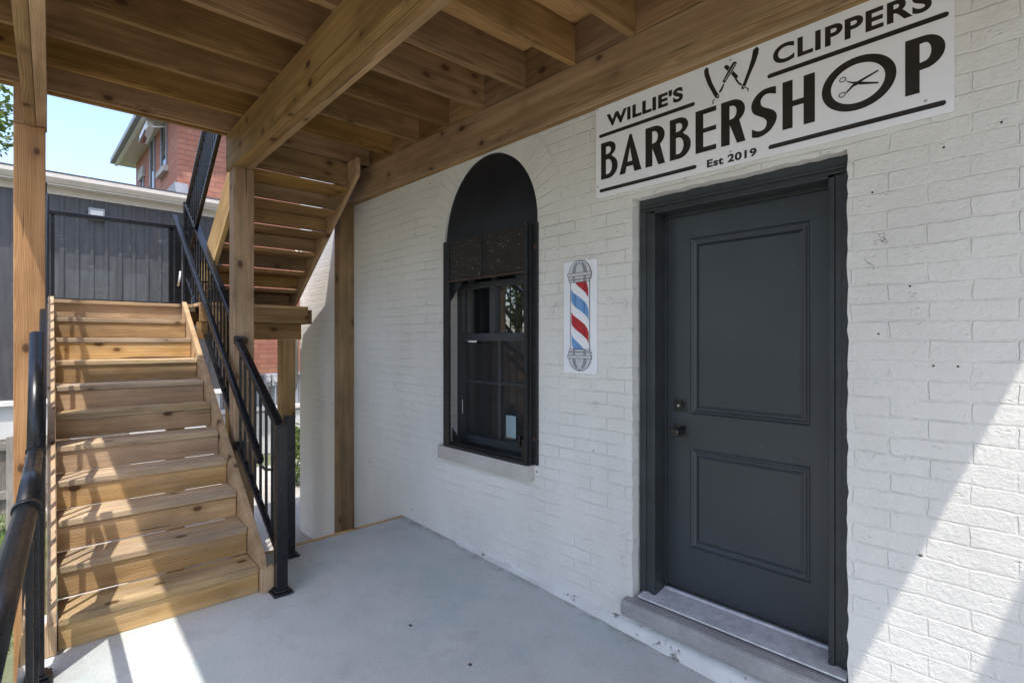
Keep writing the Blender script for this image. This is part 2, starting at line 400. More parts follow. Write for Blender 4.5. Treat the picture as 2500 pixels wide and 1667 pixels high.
def tag(o, label=None, cat=None, group=None, kind=None):
    if label: o['label'] = label
    if cat: o['category'] = cat
    if group: o['group'] = group
    if kind: o['kind'] = kind
    return o
def empty(name, mat, label=None, cat=None, group=None):
    o = bpy.data.objects.new(name, None); COL.objects.link(o)
    o.empty_display_size = .2
    o.matrix_basis = mat; WM[o.name] = mat.copy()
    return tag(o, label, cat, group)
def link(name, me, mat, world, parent=None):
    if mat is not None and not me.materials: me.materials.append(mat)
    o = bpy.data.objects.new(name, me); COL.objects.link(o)
    WM[o.name] = world.copy()
    if parent is not None:
        o.parent = parent
        o.matrix_basis = WM[parent.name].inverted() @ world
    else:
        o.matrix_basis = world
    return o
def mesh_from(bm, smooth=False):
    me = bpy.data.meshes.new('m')
    bmesh.ops.recalc_face_normals(bm, faces=bm.faces)
    bm.to_mesh(me); bm.free()
    if smooth:
        for f in me.polygons: f.use_smooth = True
    return me
def add_box(bm, lo, hi, bev=0.0):
    c = [(a + b) / 2 for a, b in zip(lo, hi)]; d = [abs(b - a) for a, b in zip(lo, hi)]
    r = bmesh.ops.create_cube(bm, size=1.0, matrix=Matrix.Translation(c) @ Matrix.Diagonal((*d, 1)))
    if bev:
        es = list({e for v in r['verts'] for e in v.link_edges})
        bmesh.ops.bevel(bm, geom=es, offset=bev, segments=2, affect='EDGES', profile=.6)
def box(name, lo, hi, mat, parent=None, frame=ID, bev=0.003, along=None):
    """box in `frame`; its own axes are turned so that X runs along its length (for the grain)"""
    c = Vector([(a + b) / 2 for a, b in zip(lo, hi)]); d = [abs(b - a) for a, b in zip(lo, hi)]
    ax = along if along is not None else d.index(max(d))
    rot = {0: Matrix.Identity(4), 1: Matrix.Rotation(R(90), 4, 'Z'), 2: Matrix.Rotation(R(-90), 4, 'Y')}[ax]
    dd = {0: (d[0], d[1], d[2]), 1: (d[1], d[0], d[2]), 2: (d[2], d[1], d[0])}[ax]
    bm = bmesh.new()
    add_box(bm, [-x / 2 for x in dd], [x / 2 for x in dd], min(bev, min(dd) * .3))
    return link(name, mesh_from(bm), mat, frame @ Matrix.Translation(c) @ rot, parent)
def bar(name, p0, p1, w, h, mat, parent=None, frame=ID, bev=0.003, up=(0, 0, 1)):
    p0, p1 = Vector(p0), Vector(p1); x = (p1 - p0); L = x.length; x.normalize()
    y = Vector(up).cross(x); y.normalize(); z = x.cross(y)
    m = Matrix((x, y, z)).transposed().to_4x4(); m.translation = (p0 + p1) / 2
    bm = bmesh.new(); add_box(bm, (-L / 2, -w / 2, -h / 2), (L / 2, w / 2, h / 2), min(bev, w * .3, h * .3))
    return link(name, mesh_from(bm), mat, frame @ m, parent)
def prism(name, pts, y0, y1, mat, parent=None, frame=ID, ang=0.0, bev=0.0025):
    """polygon in (x,z) extruded along y; own axes turned by ang about y so the grain follows it"""
    rot = Matrix.Rotation(-ang, 4, 'Y'); inv = rot.inverted()
    cx = sum(p[0] for p in pts) / len(pts); cz = sum(p[1] for p in pts) / len(pts)
    bm = bmesh.new()
    vs = [bm.verts.new(inv @ Vector((p[0] - cx, y0, p[1] - cz))) for p in pts]
    f = bm.faces.new(vs)
    r = bmesh.ops.extrude_face_region(bm, geom=[f])
    bmesh.ops.translate(bm, verts=[v for v in r['geom'] if isinstance(v, bmesh.types.BMVert)], vec=inv @ Vector((0, y1 - y0, 0)))
    bmesh.ops.recalc_face_normals(bm, faces=bm.faces)
    if bev: bmesh.ops.bevel(bm, geom=list(bm.edges), offset=bev, segments=1, affect='EDGES')
    return link(name, mesh_from(bm), mat, frame @ Matrix.Translation((cx, 0, cz)) @ rot, parent)
def add_cyl(bm, p0, p1, r0, r1=None, seg=12, caps=True):
    if r1 is None: r1 = r0
    p0, p1 = Vector(p0), Vector(p1); x = p1 - p0; L = x.length
    m = Matrix.Translation((p0 + p1) / 2) @ x.to_track_quat('Z', 'Y').to_matrix().to_4x4()
    bmesh.ops.create_cone(bm, cap_ends=caps, segments=seg, radius1=r0, radius2=r1, depth=L, matrix=m)
def cyl(name, p0, p1, r, mat, parent=None, frame=ID, seg=16, r1=None):
    bm = bmesh.new(); add_cyl(bm, p0, p1, r, r1, seg)
    me = mesh_from(bm)
    for f in me.polygons:
        if len(f.vertices) == 4: f.use_smooth = True
    return link(name, me, mat, frame, parent)
def tube(name, pts, r, mat, parent=None, frame=ID, sec=12, oval=1.0):
    """smooth tube along a polyline; oval squashes it vertically"""
    pts = [Vector(p) for p in pts]; bm = bmesh.new(); rings = []
    for i, p in enumerate(pts):
        d = (pts[min(i + 1, len(pts) - 1)] - pts[max(i - 1, 0)]).normalized()
        s_ = Vector((0, 0, 1)).cross(d)
        if s_.length < 1e-3: s_ = Vector((0, 1, 0))
        s_.normalize(); u = d.cross(s_)
        rings.append([bm.verts.new(p + s_ * r * math.cos(a) + u * r * oval * math.sin(a)) for a in [2 * math.pi * k / sec for k in range(sec)]])
    for a, c in zip(rings, rings[1:]):
        for k in range(sec): bm.faces.new((a[k], a[(k + 1) % sec], c[(k + 1) % sec], c[k]))
    bm.faces.new(rings[0]); bm.faces.new(rings[-1])
    me = mesh_from(bm)
    for f in me.polygons:
        if len(f.vertices) == 4: f.use_smooth = True
    return link(name, me, mat, frame, parent)
def flat(name, loops, y, mat, parent=None, th=0.0006, frame=ID):
    """filled outline(s) in the x,z plane facing -y; inner loops become holes"""
    cu = bpy.data.curves.new('c', 'CURVE'); cu.dimensions = '2D'; cu.fill_mode = 'BOTH'; cu.extrude = th / 2
    for lp in loops:
        sp = cu.splines.new('POLY'); sp.points.add(len(lp) - 1)
        for i, q in enumerate(lp): sp.points[i].co = (q[0], q[1], 0, 1)
        sp.use_cyclic_u = True
    to = bpy.data.objects.new('t', cu); COL.objects.link(to)
    dg = bpy.context.evaluated_depsgraph_get(); dg.update()
    me = bpy.data.meshes.new_from_object(to.evaluated_get(dg))
    bpy.data.objects.remove(to); bpy.data.curves.remove(cu)
    me.transform(Matrix.Translation((0, y, 0)) @ Matrix.Rotation(R(90), 4, 'X'))
    me.materials.clear()
    return link(name, me, mat, frame, parent)
def text(name, s, u0, u1, v0, v1, y, mat, parent, bold=0.03, frame=ID):
    cu = bpy.data.curves.new('t', 'FONT'); cu.body = s; cu.size = 1.0; cu.offset = bold; cu.extrude = 0.0
    cu.space_character = 1.08
    to = bpy.data.objects.new('t', cu); COL.objects.link(to)
    dg = bpy.context.evaluated_depsgraph_get(); dg.update()
    me = bpy.data.meshes.new_from_object(to.evaluated_get(dg))
    bpy.data.objects.remove(to); bpy.data.curves.remove(cu)
    xs = [v.co.x for v in me.vertices]; ys = [v.co.y for v in me.vertices]
    a, b_, c, d = min(xs), max(xs), min(ys), max(ys)
    for v in me.vertices:
        v.co = Vector((u0 + (v.co.x - a) / (b_ - a) * (u1 - u0), y, v0 + (v.co.y - c) / (d - c) * (v1 - v0)))
    me.materials.clear()
    return link(name, me, mat, frame, parent)
def arc(cx, cz, rx, rz, a0, a1, n=14):
    return [(cx + rx * math.cos(R(a0 + (a1 - a0) * i / n)), cz + rz * math.sin(R(a0 + (a1 - a0) * i / n))) for i in range(n + 1)]

# ------------------------------------------------------------------ setting: ground, porch
GZ = -0.65
def fz(x): return -0.033 * (x + 1.76)
bm = bmesh.new()
for (x0, y0, x1, y1) in [(-400, -400, 400, 400)]:
    bm.faces.new([bm.verts.new((x0, y0, GZ - .01)), bm.verts.new((x1, y0, GZ - .01)), bm.verts.new((x1, y1, GZ - .01)), bm.verts.new((x0, y1, GZ - .01))])
tag(link('grass_ground', mesh_from(bm), M['grassg'], ID), 'green lawn around the buildings', None, None, 'structure')
bm = bmesh.new()
add_box(bm, (-9.9, -2.15, GZ - .2), (-3.96, 6.0, GZ))
tag(link('yard_pavement', mesh_from(bm), M['ground'], ID), 'pale concrete yard beyond the porch', None, None, 'structure')
bm = bmesh.new()
add_box(bm, (-3.9, -12.0, GZ - .2), (9, -2.75, GZ + .004))
tag(link('driveway', mesh_from(bm), M['ground'], ID), 'pale concrete drive beside the porch', None, None, 'structure')
bm = bmesh.new()                                            # porch slab, falling 3% away from the stairs
x0, x1 = -3.90, 5.0
vs = []
for (x, y) in [(x0, -2.42), (x1, -2.75), (x1, 0.0), (x0 - .04, 0.0)]:
    vs.append((x, y))
top = [bm.verts.new((x, y, fz(x))) for x, y in vs]; bot = [bm.verts.new((x, y, GZ)) for x, y in vs]
bm.faces.new(top); bm.faces.new(bot[::-1])
for i in range(4): bm.faces.new((top[i], bot[i], bot[(i + 1) % 4], top[(i + 1) % 4]))
porch = tag(link('concrete_porch', mesh_from(bm), M['concrete'], ID), 'smooth grey concrete porch floor', None, None, 'structure')
o = bar('edge_board', (-3.945, -2.2, fz(-3.9) - .072), (-3.972, 0.0, fz(-3.9) - .07), .038, .14, M['stair'])
tag(o, 'wooden form board along the far edge of the concrete porch', 'board')

for i, (x, y) in enumerate([(-2.48, -.882), (-1.999, -.849)]):
    bm = bmesh.new(); bmesh.ops.create_icosphere(bm, subdivisions=2, radius=.009)
    for v in bm.verts: v.co = Vector((v.co.x * random.uniform(.9, 1.5), v.co.y * random.uniform(.8, 1.1), v.co.z * .35))
    tag(link('pebble', mesh_from(bm), M['rust'], Matrix.Translation((x, y, fz(x) + .004))),
        ['dark pebble lying mid floor on the concrete porch, farther from the camera', 'dark pebble on the concrete porch nearest the camera'][i], 'pebble', 'pebbles on the porch floor')

# ------------------------------------------------------------------ barbershop building
bld = empty('shop_building', ID, 'white painted brick building with arched window and charcoal door', 'building')
def jag(p, q, n, amp):
    r = []
    for i in range(n):
        t = i / n
        r.append((p[0] + (q[0] - p[0]) * t + random.uniform(-amp, amp), p[1] + (q[1] - p[1]) * t + random.uniform(-amp, amp)))
    return r
DX0, DX1, DZ0, DZ1 = -1.634, -0.605, 0.165, 2.372
door_hole = jag((DX0, DZ0), (DX0, DZ1), 60, .0035) + jag((DX0, DZ1), (DX1, DZ1), 26, .004) + jag((DX1, DZ1), (DX1, DZ0), 60, .004) + [(DX1, DZ0)]
WX0, WX1, WZ0 = ACX - ARX, ACX + ARX, 0.785
win_hole = [(WX1, WZ0), (WX0, WZ0)] + arc(ACX, ACZ, ARX, ARZ, 180, 0, 40)
wall_out = [(-6.22, GZ - .1), (4.5, GZ - .1), (4.5, 6.6), (-6.22, 6.6)]
wl = flat('wall', [wall_out, win_hole, door_hole], 0.15, M['wall'], bld, th=0.30)
bm = bmesh.new()                                            # rounded far corner of the wall + return
prof = [(-6.22 + .13 * math.cos(R(a)) , .13 - .13 * math.sin(R(a))) for a in range(90, 181, 10)] + [(-6.35, 9.0), (-6.22, 9.0)]
r0 = [bm.verts.new((x, y, GZ - .1)) for x, y in prof]; r1 = [bm.verts.new((x, y, 6.6)) for x, y in prof]
for i in range(len(prof) - 1): bm.faces.new((r0[i], r0[i + 1], r1[i + 1], r1[i]))
link('corner_wall', mesh_from(bm), M['wall'], ID, bld)
# dark interior box so no light leaks behind the openings
# door frame, door
frm = empty('door_frame_dummy', ID) if False else None
bm = bmesh.new()
Y0 = .058
add_box(bm, (-1.622, Y0, .19), (-1.585, .16, 2.30), .004)
add_box(bm, (-1.588, Y0 + .008, .19), (-1.552, .16, 2.298), .003)
add_box(bm, (-1.555, Y0 - .002, .19), (-1.528, .16, 2.290), .004)
add_box(bm, (-.692, Y0 - .002, .19), (-.668, .16, 2.290), .004)
add_box(bm, (-.670, Y0 + .008, .19), (-.640, .16, 2.298), .003)
add_box(bm, (-.643, Y0, .17), (-.612, .16, 2.30), .004)
add_box(bm, (-1.622, Y0 + .001, 2.30), (-.612, .16, 2.372), .004)
add_box(bm, (-1.610, Y0 - .012, 2.318), (-.614, Y0 + .002, 2.330), .004)
add_box(bm, (-1.528, Y0 - .004, 2.285), (-.692, .16, 2.3008), .003)
add_box(bm, (-1.600, Y0 - .004, 2.300), (-.630, Y0 + .02, 2.312), .003)
add_box(bm, (-1.530, .159, .22), (-1.519, .25, 2.29), .001)
add_box(bm, (-.697, .159, .22), (-.6895, .25, 2.29), .001)
add_box(bm, (-1.530, .159, 2.270), (-.690, .25, 2.291), .001)
link('door_frame', mesh_from(bm), M['trim'], ID, bld)
# door slab with two moulded panels built as stepped rings
def panel_rings(bm, x0, x1, z0, z1, y):
    prof = [(0, 0), (.006, -.003), (.012, .004), (.018, .004), (.026, .009), (.034, .009), (.050, .000), (.052, .000)]
    prev = None
    for d, dy in prof:
        ring = [bm.verts.new((x0 + d, y + dy, z0 + d)), bm.verts.new((x1 - d, y + dy, z0 + d)), bm.verts.new((x1 - d, y + dy, z1 - d)), bm.verts.new((x0 + d, y + dy, z1 - d))]
        if prev:
            for i in range(4): bm.faces.new((prev[i], prev[(i + 1) % 4], ring[(i + 1) % 4], ring[i]))
        prev = ring
    bm.faces.new(prev)
bm = bmesh.new(); yd = .18
SX0, SX1, SZ0, SZ1 = -1.519, -.692, .243, 2.272
PX0, PX1 = -1.386, -.793; PA = (1.198, 2.146); PB = (.478, 1.018)
def q(x0, z0, x1, z1):
    bm.faces.new([bm.verts.new((x0, yd, z0)), bm.verts.new((x1, yd, z0)), bm.verts.new((x1, yd, z1)), bm.verts.new((x0, yd, z1))])
q(SX0, SZ0, PX0, SZ1); q(PX1, SZ0, SX1, SZ1); q(PX0, SZ0, PX1, PB[0]); q(PX0, PB[1], PX1, PA[0]); q(PX0, PA[1], PX1, SZ1)
panel_rings(bm, PX0, PX1, *PA, yd); panel_rings(bm, PX0, PX1, *PB, yd)
bmesh.ops.remove_doubles(bm, verts=bm.verts, dist=.0004)
add_box(bm, (SX0, yd + .02, SZ0), (SX1, yd + .045, SZ1))
me = mesh_from(bm)
door = link('door', me, M['door'], ID, bld)
box('door_sweep', (SX0, .172, .232), (SX1, .20, .2425), M['hard'], door, bev=.001)
def lockplate(z, knob):
    nm = 'door_knob' if knob else 'deadbolt'
    bm = bmesh.new()
    cx = -1.443
    add_box(bm, (cx - .0335, .173, z - .0335), (cx + .0335, .181, z + .0335), .0015)
    if knob:
        add_cyl(bm, (cx, .175, z), (cx, .163, z), .024, .020, 24)
        add_cyl(bm, (cx, .165, z), (cx, .125, z), .011, .011, 16)
        add_cyl(bm, (cx, .128, z), (cx, .122, z), .018, .0265, 28)
        add_cyl(bm, (cx, .1225, z), (cx, .104, z), .0268, .0268, 28)
        add_cyl(bm, (cx, .1045, z), (cx, .101, z), .0266, .022, 28)
    else:
        add_cyl(bm, (cx, .175, z), (cx, .160, z), .024, .022, 28)
        add_cyl(bm, (cx, .161, z), (cx, .157, z), .0185, .017, 24)
    k = link(nm, mesh_from(bm), M['hard'], ID, door)
    if not knob:
        bm = bmesh.new(); add_cyl(bm, (cx, .158, z), (cx, .1555, z), .006, .006, 16)
        link('keyhole', mesh_from(bm), M['alu'], ID, door)
lockplate(1.241, False); lockplate(1.100, True)
# threshold (ribbed aluminium) and stone sill
bm = bmesh.new()
n = 26
pts = [(.0, .198), (.002, .205)]
for i in range(n):
    y = .006 + (.150 - .006) * i / n; z = .206 + .016 * i / n
    pts += [(y, z), (y + .003, z + .0012), (y + .0042, z)]
pts += [(.152, .224), (.158, .232), (.20, .234), (.20, .198)]
a = [bm.verts.new((-1.60, y, z)) for y, z in pts]; c = [bm.verts.new((-.612, y, z)) for y, z in pts]
for i in range(len(pts) - 1): bm.faces.new((a[i], a[i + 1], c[i + 1], c[i]))
bm.faces.new(a); bm.faces.new(c)
link('threshold', mesh_from(bm), M['alu'], ID, bld)
bm = bmesh.new()
add_box(bm, (-1.672, -.062, .095), (-.50, .22, .196), .014)
for v in bm.verts:
    t = max(0, min(1, -v.co.y / .06))
    v.co.z -= (.020 * t if v.co.z > .15 else 0)
    v.co.z -= .012 * max(0, (v.co.x + 1.6)) * (1 if v.co.z < .15 else .3)
ss = link('stone_step', mesh_from(bm), M['stonegrey'], ID, bld)
bm = bmesh.new()                                            # bulging parged base under the step
N = 60
random.seed(3)
prev = None
for i in range(N + 1):
    x = -3.2 + (3.2 + 1.2) * i / N
    t = max(0, min(1, (x + 2.3) / 1.6))
    bu = .012 + .05 * t + random.uniform(-.004, .004)
    zt = fz(x) + .03 + .055 * t + random.uniform(-.004, .004)
    ring = [bm.verts.new((x, -bu - .012, fz(x) - .01)), bm.verts.new((x, -bu - .006, fz(x) + .012)), bm.verts.new((x, -bu, zt - .02)), bm.verts.new((x, -bu * .7, zt)), bm.verts.new((x, .01, zt + .012))]
    if prev:
        for k in range(4): bm.faces.new((prev[k], prev[k + 1], ring[k + 1], ring[k]))
    prev = ring
link('parged_base', mesh_from(bm, True), M['whiteplaster'], ID, bld)
# window
win = link('window', None or bpy.data.meshes.new('m'), None, ID, bld) if False else None
bm = bmesh.new()
YS = .12
for lo, hi in [((-3.375, YS, .80), (-3.297, .20, 2.36)), ((-2.58, YS, .80), (-2.35, .20, 2.36)), ((-3.297, YS, .80), (-2.58, .20, .862)),
               ((-3.297, YS - .012, 1.592), (-2.58, .20, 1.652)), ((-3.297, YS, 1.998), (-2.58, .20, 2.045)), ((-3.297, YS, 2.30), (-2.58, .20, 2.36)),
               ((-2.966, YS, 1.652), (-2.902, .19, 1.998)), ((-2.945, YS + .01, 2.045), (-2.915, .19, 2.30)),
               ((-2.892, YS + .018, .862), (-2.862, .17, 1.592)), ((-3.297, YS + .022, 1.268), (-2.58, .165, 1.286))]:
    add_box(bm, lo, hi, .003)
win = link('window', mesh_from(bm), M['sashpaint'], ID, bld)
box('upper_pane', (-3.30, .150, 1.64), (-2.57, .154, 2.31), M['pane'], win, bev=0)
box('lower_pane', (-3.30, .160, .85), (-2.57, .164, 1.60), M['pane2'], win, bev=0)
box('window_note', (-2.812, .148, .892), (-2.708, .1485, 1.052), M['paper'], win, bev=0)['label'] = 'pale blue paper taped inside the lower glass'
box('pane_sticker', (-3.205, .106, 1.583), (-3.10, .1075, 1.597), M['white'], win, bev=0)
box('pane_sticker', (-3.292, .117, 1.02), (-3.284, .1185, 1.13), M['white'], win, bev=0)
flat('arch_panel', [arc(ACX, ACZ - .04, ARX - .001, ARZ + .038, 180, 0, 40)], .025, M['archpanel'], win, th=.02)
bm = bmesh.new()                                            # storm frame standing proud of the wall
FX0, FX1, FZ0, FZ1, FY = -3.297, -2.392, .792, 2.352, -.062
add_box(bm, (FX0, FY, FZ0), (FX0 + .012, .0, FZ1), .002)
add_box(bm, (FX0, FY - .002, FZ0), (-3.224, FY + .008, FZ1), .002)
add_box(bm, (-3.362, -.010, FZ0), (FX0 + .004, .001, FZ1), .002)
add_box(bm, (FX1 - .022, FY - .003, FZ0), (FX1, FY + .012, FZ1 + .004), .002)
add_box(bm, (FX1 - .006, FY + .012, FZ0), (FX1 - .001, -.002, FZ1), .001)
add_box(bm, (FX1 - .002, -.018, FZ0 - .004), (FX1 + .050, .004, FZ1 + .01), .003)
add_box(bm, (FX1 - .001, -.040, FZ0), (FX1 + .014, -.016, FZ1), .003)
add_box(bm, (FX0, FY - .001, FZ0 - .008), (FX1, FY + .02, FZ0 + .016), .003)
add_box(bm, (FX0 + .01, FY + .022, FZ0 + .004), (FX1 - .01, FY + .04, FZ0 + .030), .003)
add_box(bm, (FX0 + .01, FY + .04, FZ0), (FX1 - .01, .12, FZ0 + .014), .003)
add_box(bm, (FX0, FY - .001, 2.336), (FX1 - .02, FY + .012, FZ1), .002)
stm = link('storm_frame', mesh_from(bm), M['oldblack'], ID, win)
flat('gusset', [[(-3.24, 2.055), (-3.08, 2.055), (-3.24, 1.90)]], FY + .03, M['oldblack'], win, th=.004)
flat('gusset', [[(FX1 - .02, 2.055), (FX1 - .16, 2.055), (FX1 - .02, 1.92)]], FY + .03, M['oldblack'], win, th=.004)
flat('gusset', [[(-3.24, .82), (-3.13, .82), (-3.24, .93)]], FY + .045, M['oldblack'], win, th=.004)
box('louver_mesh', (FX0 + .015, FY + .004, 2.045), (FX1 - .021, FY + .010, 2.338), M['mesh'], win, bev=0)
box('mesh_divider', (-2.856, FY - .006, 2.04), (-2.838, FY + .004, 2.34), M['oldblack'], win)
box('mesh_trim', (FX0 + .015, FY - .004, 2.037), (FX1 - .021, FY + .012, 2.050), M['rust'], win)
for z in (2.20, 1.53, .96): cyl('bolt', (FX1 + .030, -.018, z), (FX1 + .030, -.030, z), .011, M['rust'], win, seg=10, r1=.009)
bm = bmesh.new()
for (x, z, w_, h_) in [(-2.485, .93, .02, .07), (-2.45, .885, .022, .12), (-2.428, .925, .016, .06)]: add_box(bm, (x, FY + .01, z - h_ / 2), (x + w_, FY + .04, z + h_ / 2), .004)
link('window_latch', mesh_from(bm), M['hard'], ID, win)
box('window_sill', (-3.375, -.062, .682), (-2.384, .14, .783), M['stone'], win, bev=.005)
# screw holes & plugs in the wall
for (x, z) in [(-.30, 2.30), (-.145, 2.345), (-.50, 1.62), (-.40, 1.80), (-.52, 2.18), (-.26, 1.50), (-.33, 1.50), (-3.62, 1.9), (-1.9, .95), (-4.1, 1.2), (-4.6, 1.4)]:
    cyl('wall_plug', (x, .004, z), (x, -.002, z), .0042, M['rust'], bld, seg=10, r1=.0038)
# conduit at the far corner
tube('conduit', [(-6.26, -.035, 2.9), (-6.26, -.035, 1.30), (-6.27, -.035, 1.10), (-6.30, -.04, 1.02), (-6.35, -.05, .98), (-6.46, -.05, .97)], .022, M['white'], bld)

# ------------------------------------------------------------------ the big sign
SF = Matrix.Translation((-1.874, 0, 2.42))
sign = empty('shop_sign', SF, "long white board with black barbershop lettering and crossed razors above the charcoal door", 'sign')
box('sign_panel', (0, -.010, 0), (1.605, -.004, .535), M['signw'], sign, SF, bev=.001)
YT = -.0106
def rounded(u0, u1, v, t): return [arc(u1 - t / 2, v, t / 2, t / 2, -90, 90, 8) + arc(u0 + t / 2, v, t / 2, t / 2, 90, 270, 8)]
for u0, u1, v in [(.023, .612, .353), (.958, 1.590, .359), (.026, .620, .038), (.962, 1.582, .040)]:
    flat('underline', rounded(u0, u1, v, .0195), YT, M['ink'], sign, frame=SF)
text('lettering', "WILLIE'S", .076, .548, .391, .466, YT, M['ink'], sign, .045, SF)
text('lettering', "CLIPPERS", .982, 1.541, .397, .482, YT, M['ink'], sign, .032, SF)
text('lettering', "Est 2019", .674, .911, .017, .056, YT, M['ink'], sign, .04, SF)
B0, H = .100, .209
def L(u, w, loops): return [[(u + x * w, B0 + z * H) for x, z in lp] for lp in loops]
def letB(s=.30):
    return [[(0, 0), (0, 1)] + arc(.42, .795, .46, .205, 90, -62, 12) + arc(.44, .30, .56, .30, 62, -90, 14),
            [(s, .66)] + [(s, .87)] + arc(.42, .77, .18, .10, 90, -90, 8)[0:] + [(s, .67)][:0],
            [(s, .12), (s, .52)] + arc(.42, .32, .24, .20, 90, -90, 10)]
def letR(s=.33):
    return [[(0, 0), (0, 1)] + arc(.44, .73, .54, .27, 90, -55, 14) + [(1.0, 0), (.66, 0), (.36, .45), (.36, 0)],
            [(s + .02, .56), (s + .02, .87)] + arc(.44, .72, .20, .15, 90, -70, 10)]
def letP(s=.37):
    return [[(0, 0), (0, 1)] + arc(.46, .70, .54, .30, 90, -75, 16) + [(s, .40), (s, 0)],
            [(s, .53), (s, .87)] + arc(.50, .71, .16, .165, 90, -80, 10)]
def letA(): return [[(0, 0), (.46, 1), (.56, 1), (1, 0), (.68, 0), (.62, .17), (.33, .17), (.27, 0)], [(.37, .29), (.59, .29), (.485, .66)]]
def letE(): return [[(0, 0), (0, 1), (1, 1), (1, .885), (.38, .885), (.38, .555), (1, .555), (1, .45), (.38, .45), (.38, .115), (1, .115), (1, 0)]]
def letH(): return [[(0, 0), (0, 1), (.32, 1), (.32, .56), (.66, .56), (.66, 1), (1, 1), (1, 0), (.66, 0), (.66, .44), (.32, .44), (.32, 0)]]
def letS():
    outer = [(.97, .985), (.70, 1.0), (.45, .985), (.20, .90), (.04, .76), (.04, .62), (.14, .52), (.34, .44), (.52, .37), (.62, .28), (.58, .17), (.44, .12), (.26, .13), (.05, .20),
             (.05, .02), (.30, -.01), (.56, .015), (.80, .10), (.97, .24), (1.0, .36), (.92, .46), (.74, .54), (.52, .61), (.41, .68), (.40, .78), (.52, .86), (.70, .875), (.97, .82)]
    n = len(outer); sm = []
    sharp = {0, 13, 14, n - 1}
    for i in range(n):                                       # Catmull-Rom between the soft points
        p0, p1, p2, p3 = outer[i - 1], outer[i], outer[(i + 1) % n], outer[(i + 2) % n]
        if (i in sharp) and ((i + 1) % n in sharp): sm.append(p1); continue
        if i in sharp: p0 = p1
        if (i + 1) % n in sharp: p3 = p2
        for k in range(4):
            t = k / 4
            sm.append(tuple(.5 * ((2 * b_) + (-a_ + c_) * t + (2 * a_ - 5 * b_ + 4 * c_ - d_) * t * t + (-a_ + 3 * b_ - 3 * c_ + d_) * t ** 3) for a_, b_, c_, d_ in zip(p0, p1, p2, p3)))
    return [sm]
for u0, u1, lp in [(.037, .152, letB()), (.163, .306, letA()), (.330, .447, letR()), (.474, .590, letB()), (.615, .721, letE()), (.745, .861, letR()), (.884, .998, letS()), (1.022, 1.151, letH()), (1.461, 1.580, letP())]:
    flat('lettering', L(u0, u1 - u0, lp), YT, M['ink'], sign, frame=SF)
flat('lettering', [arc(1.3055, .207, .1285, .107, 0, 355, 60), arc(1.3045, .207, .0935, .078, 0, 355, 60)], YT, M['ink'], sign, frame=SF)
h1 = [(0.659, 0.498), (0.671, 0.51), (0.682, 0.502), (0.684, 0.478), (0.7, 0.426), (0.722, 0.376), (0.736, 0.352), (0.735, 0.34), (0.724, 0.34), (0.715, 0.348), (0.7, 0.379), (0.678, 0.425), (0.662, 0.473)]
h2 = [(0.895, 0.505), (0.912, 0.514), (0.921, 0.5), (0.918, 0.479), (0.904, 0.441), (0.883, 0.401), (0.859, 0.349), (0.853, 0.341), (0.843, 0.343), (0.842, 0.353), (0.853, 0.375), (0.875, 0.428), (0.889, 0.471)]
b1 = [(0.804, 0.485), (0.816, 0.483), (0.821, 0.473), (0.806, 0.45), (0.764, 0.401), (0.758, 0.402), (0.753, 0.413), (0.79, 0.468)]
k1 = [(0.764, 0.401), (0.758, 0.388), (0.75, 0.37), (0.737, 0.361), (0.734, 0.368), (0.743, 0.381), (0.757, 0.4015)]
b2 = [(0.759, 0.478), (0.764, 0.485), (0.777, 0.482), (0.827, 0.411), (0.821, 0.401), (0.812, 0.403), (0.79, 0.437), (0.764, 0.469)]
k2 = [(0.821, 0.400), (0.831, 0.381), (0.844, 0.369), (0.842, 0.360), (0.831, 0.369), (0.818, 0.388), (0.811, 0.402)]
t1 = [(0.715, 0.338), (0.706, 0.333), (0.708, 0.319), (0.703, 0.320), (0.701, 0.334), (0.711, 0.343)]
t2 = [(0.860, 0.349), (0.875, 0.337), (0.874, 0.321), (0.87, 0.324), (0.87, 0.335), (0.859, 0.344)]
em = flat('razor_emblem', [h1, arc(.7275, .351, .0035, .0035, 0, 330, 10)], YT, M['ink'], sign, frame=SF)
for lp in ([h2, arc(.853, .352, .0035, .0035, 0, 330, 10)], [k1], [b2], [k2], [t1], [t2]):
    flat('razor_emblem', lp, YT, M['ink'], sign, frame=SF)
def grow(lp, f):
    cx = sum(p[0] for p in lp) / len(lp); cz = sum(p[1] for p in lp) / len(lp)
    r = []
    for x, z in lp:
        d = math.hypot(x - cx, z - cz); r.append((x + (x - cx) / d * f, z + (z - cz) / d * f))
    return r
flat('razor_outline', [grow(b1, .004)], YT - .0006, M['signw'], sign, frame=SF)
flat('razor_emblem', [b1], YT - .0012, M['ink'], sign, frame=SF)
flat('razor_outline', [[(.813, .474), (.815, .473), (.765, .412), (.763, .413)]], YT - .0018, M['signw'], sign, frame=SF)
sA = [(1.263, 0.182), (1.28, 0.199), (1.292, 0.21), (1.307, 0.215), (1.375, 0.235), (1.376, 0.229), (1.314, 0.207), (1.305, 0.2), (1.292, 0.198), (1.268, 0.179)]
sB = [(1.264, 0.236), (1.27, 0.228), (1.287, 0.219), (1.304, 0.214), (1.376, 0.187), (1.376, 0.181), (1.311, 0.199), (1.302, 0.206), (1.289, 0.211), (1.27, 0.224)]
flat('scissors_emblem', [sB], YT, M['ink'], sign, frame=SF)
flat('scissors_emblem', [sA], YT - .0008, M['ink'], sign, frame=SF)
for (u, v_) in [(1.254, .2385), (1.252, .177)]:
    flat('scissors_emblem', [arc(u, v_, .0125, .0105, 0, 350, 24), arc(u, v_, .0095, .0075, 0, 350, 24)], YT - .0016, M['ink'], sign, frame=SF)
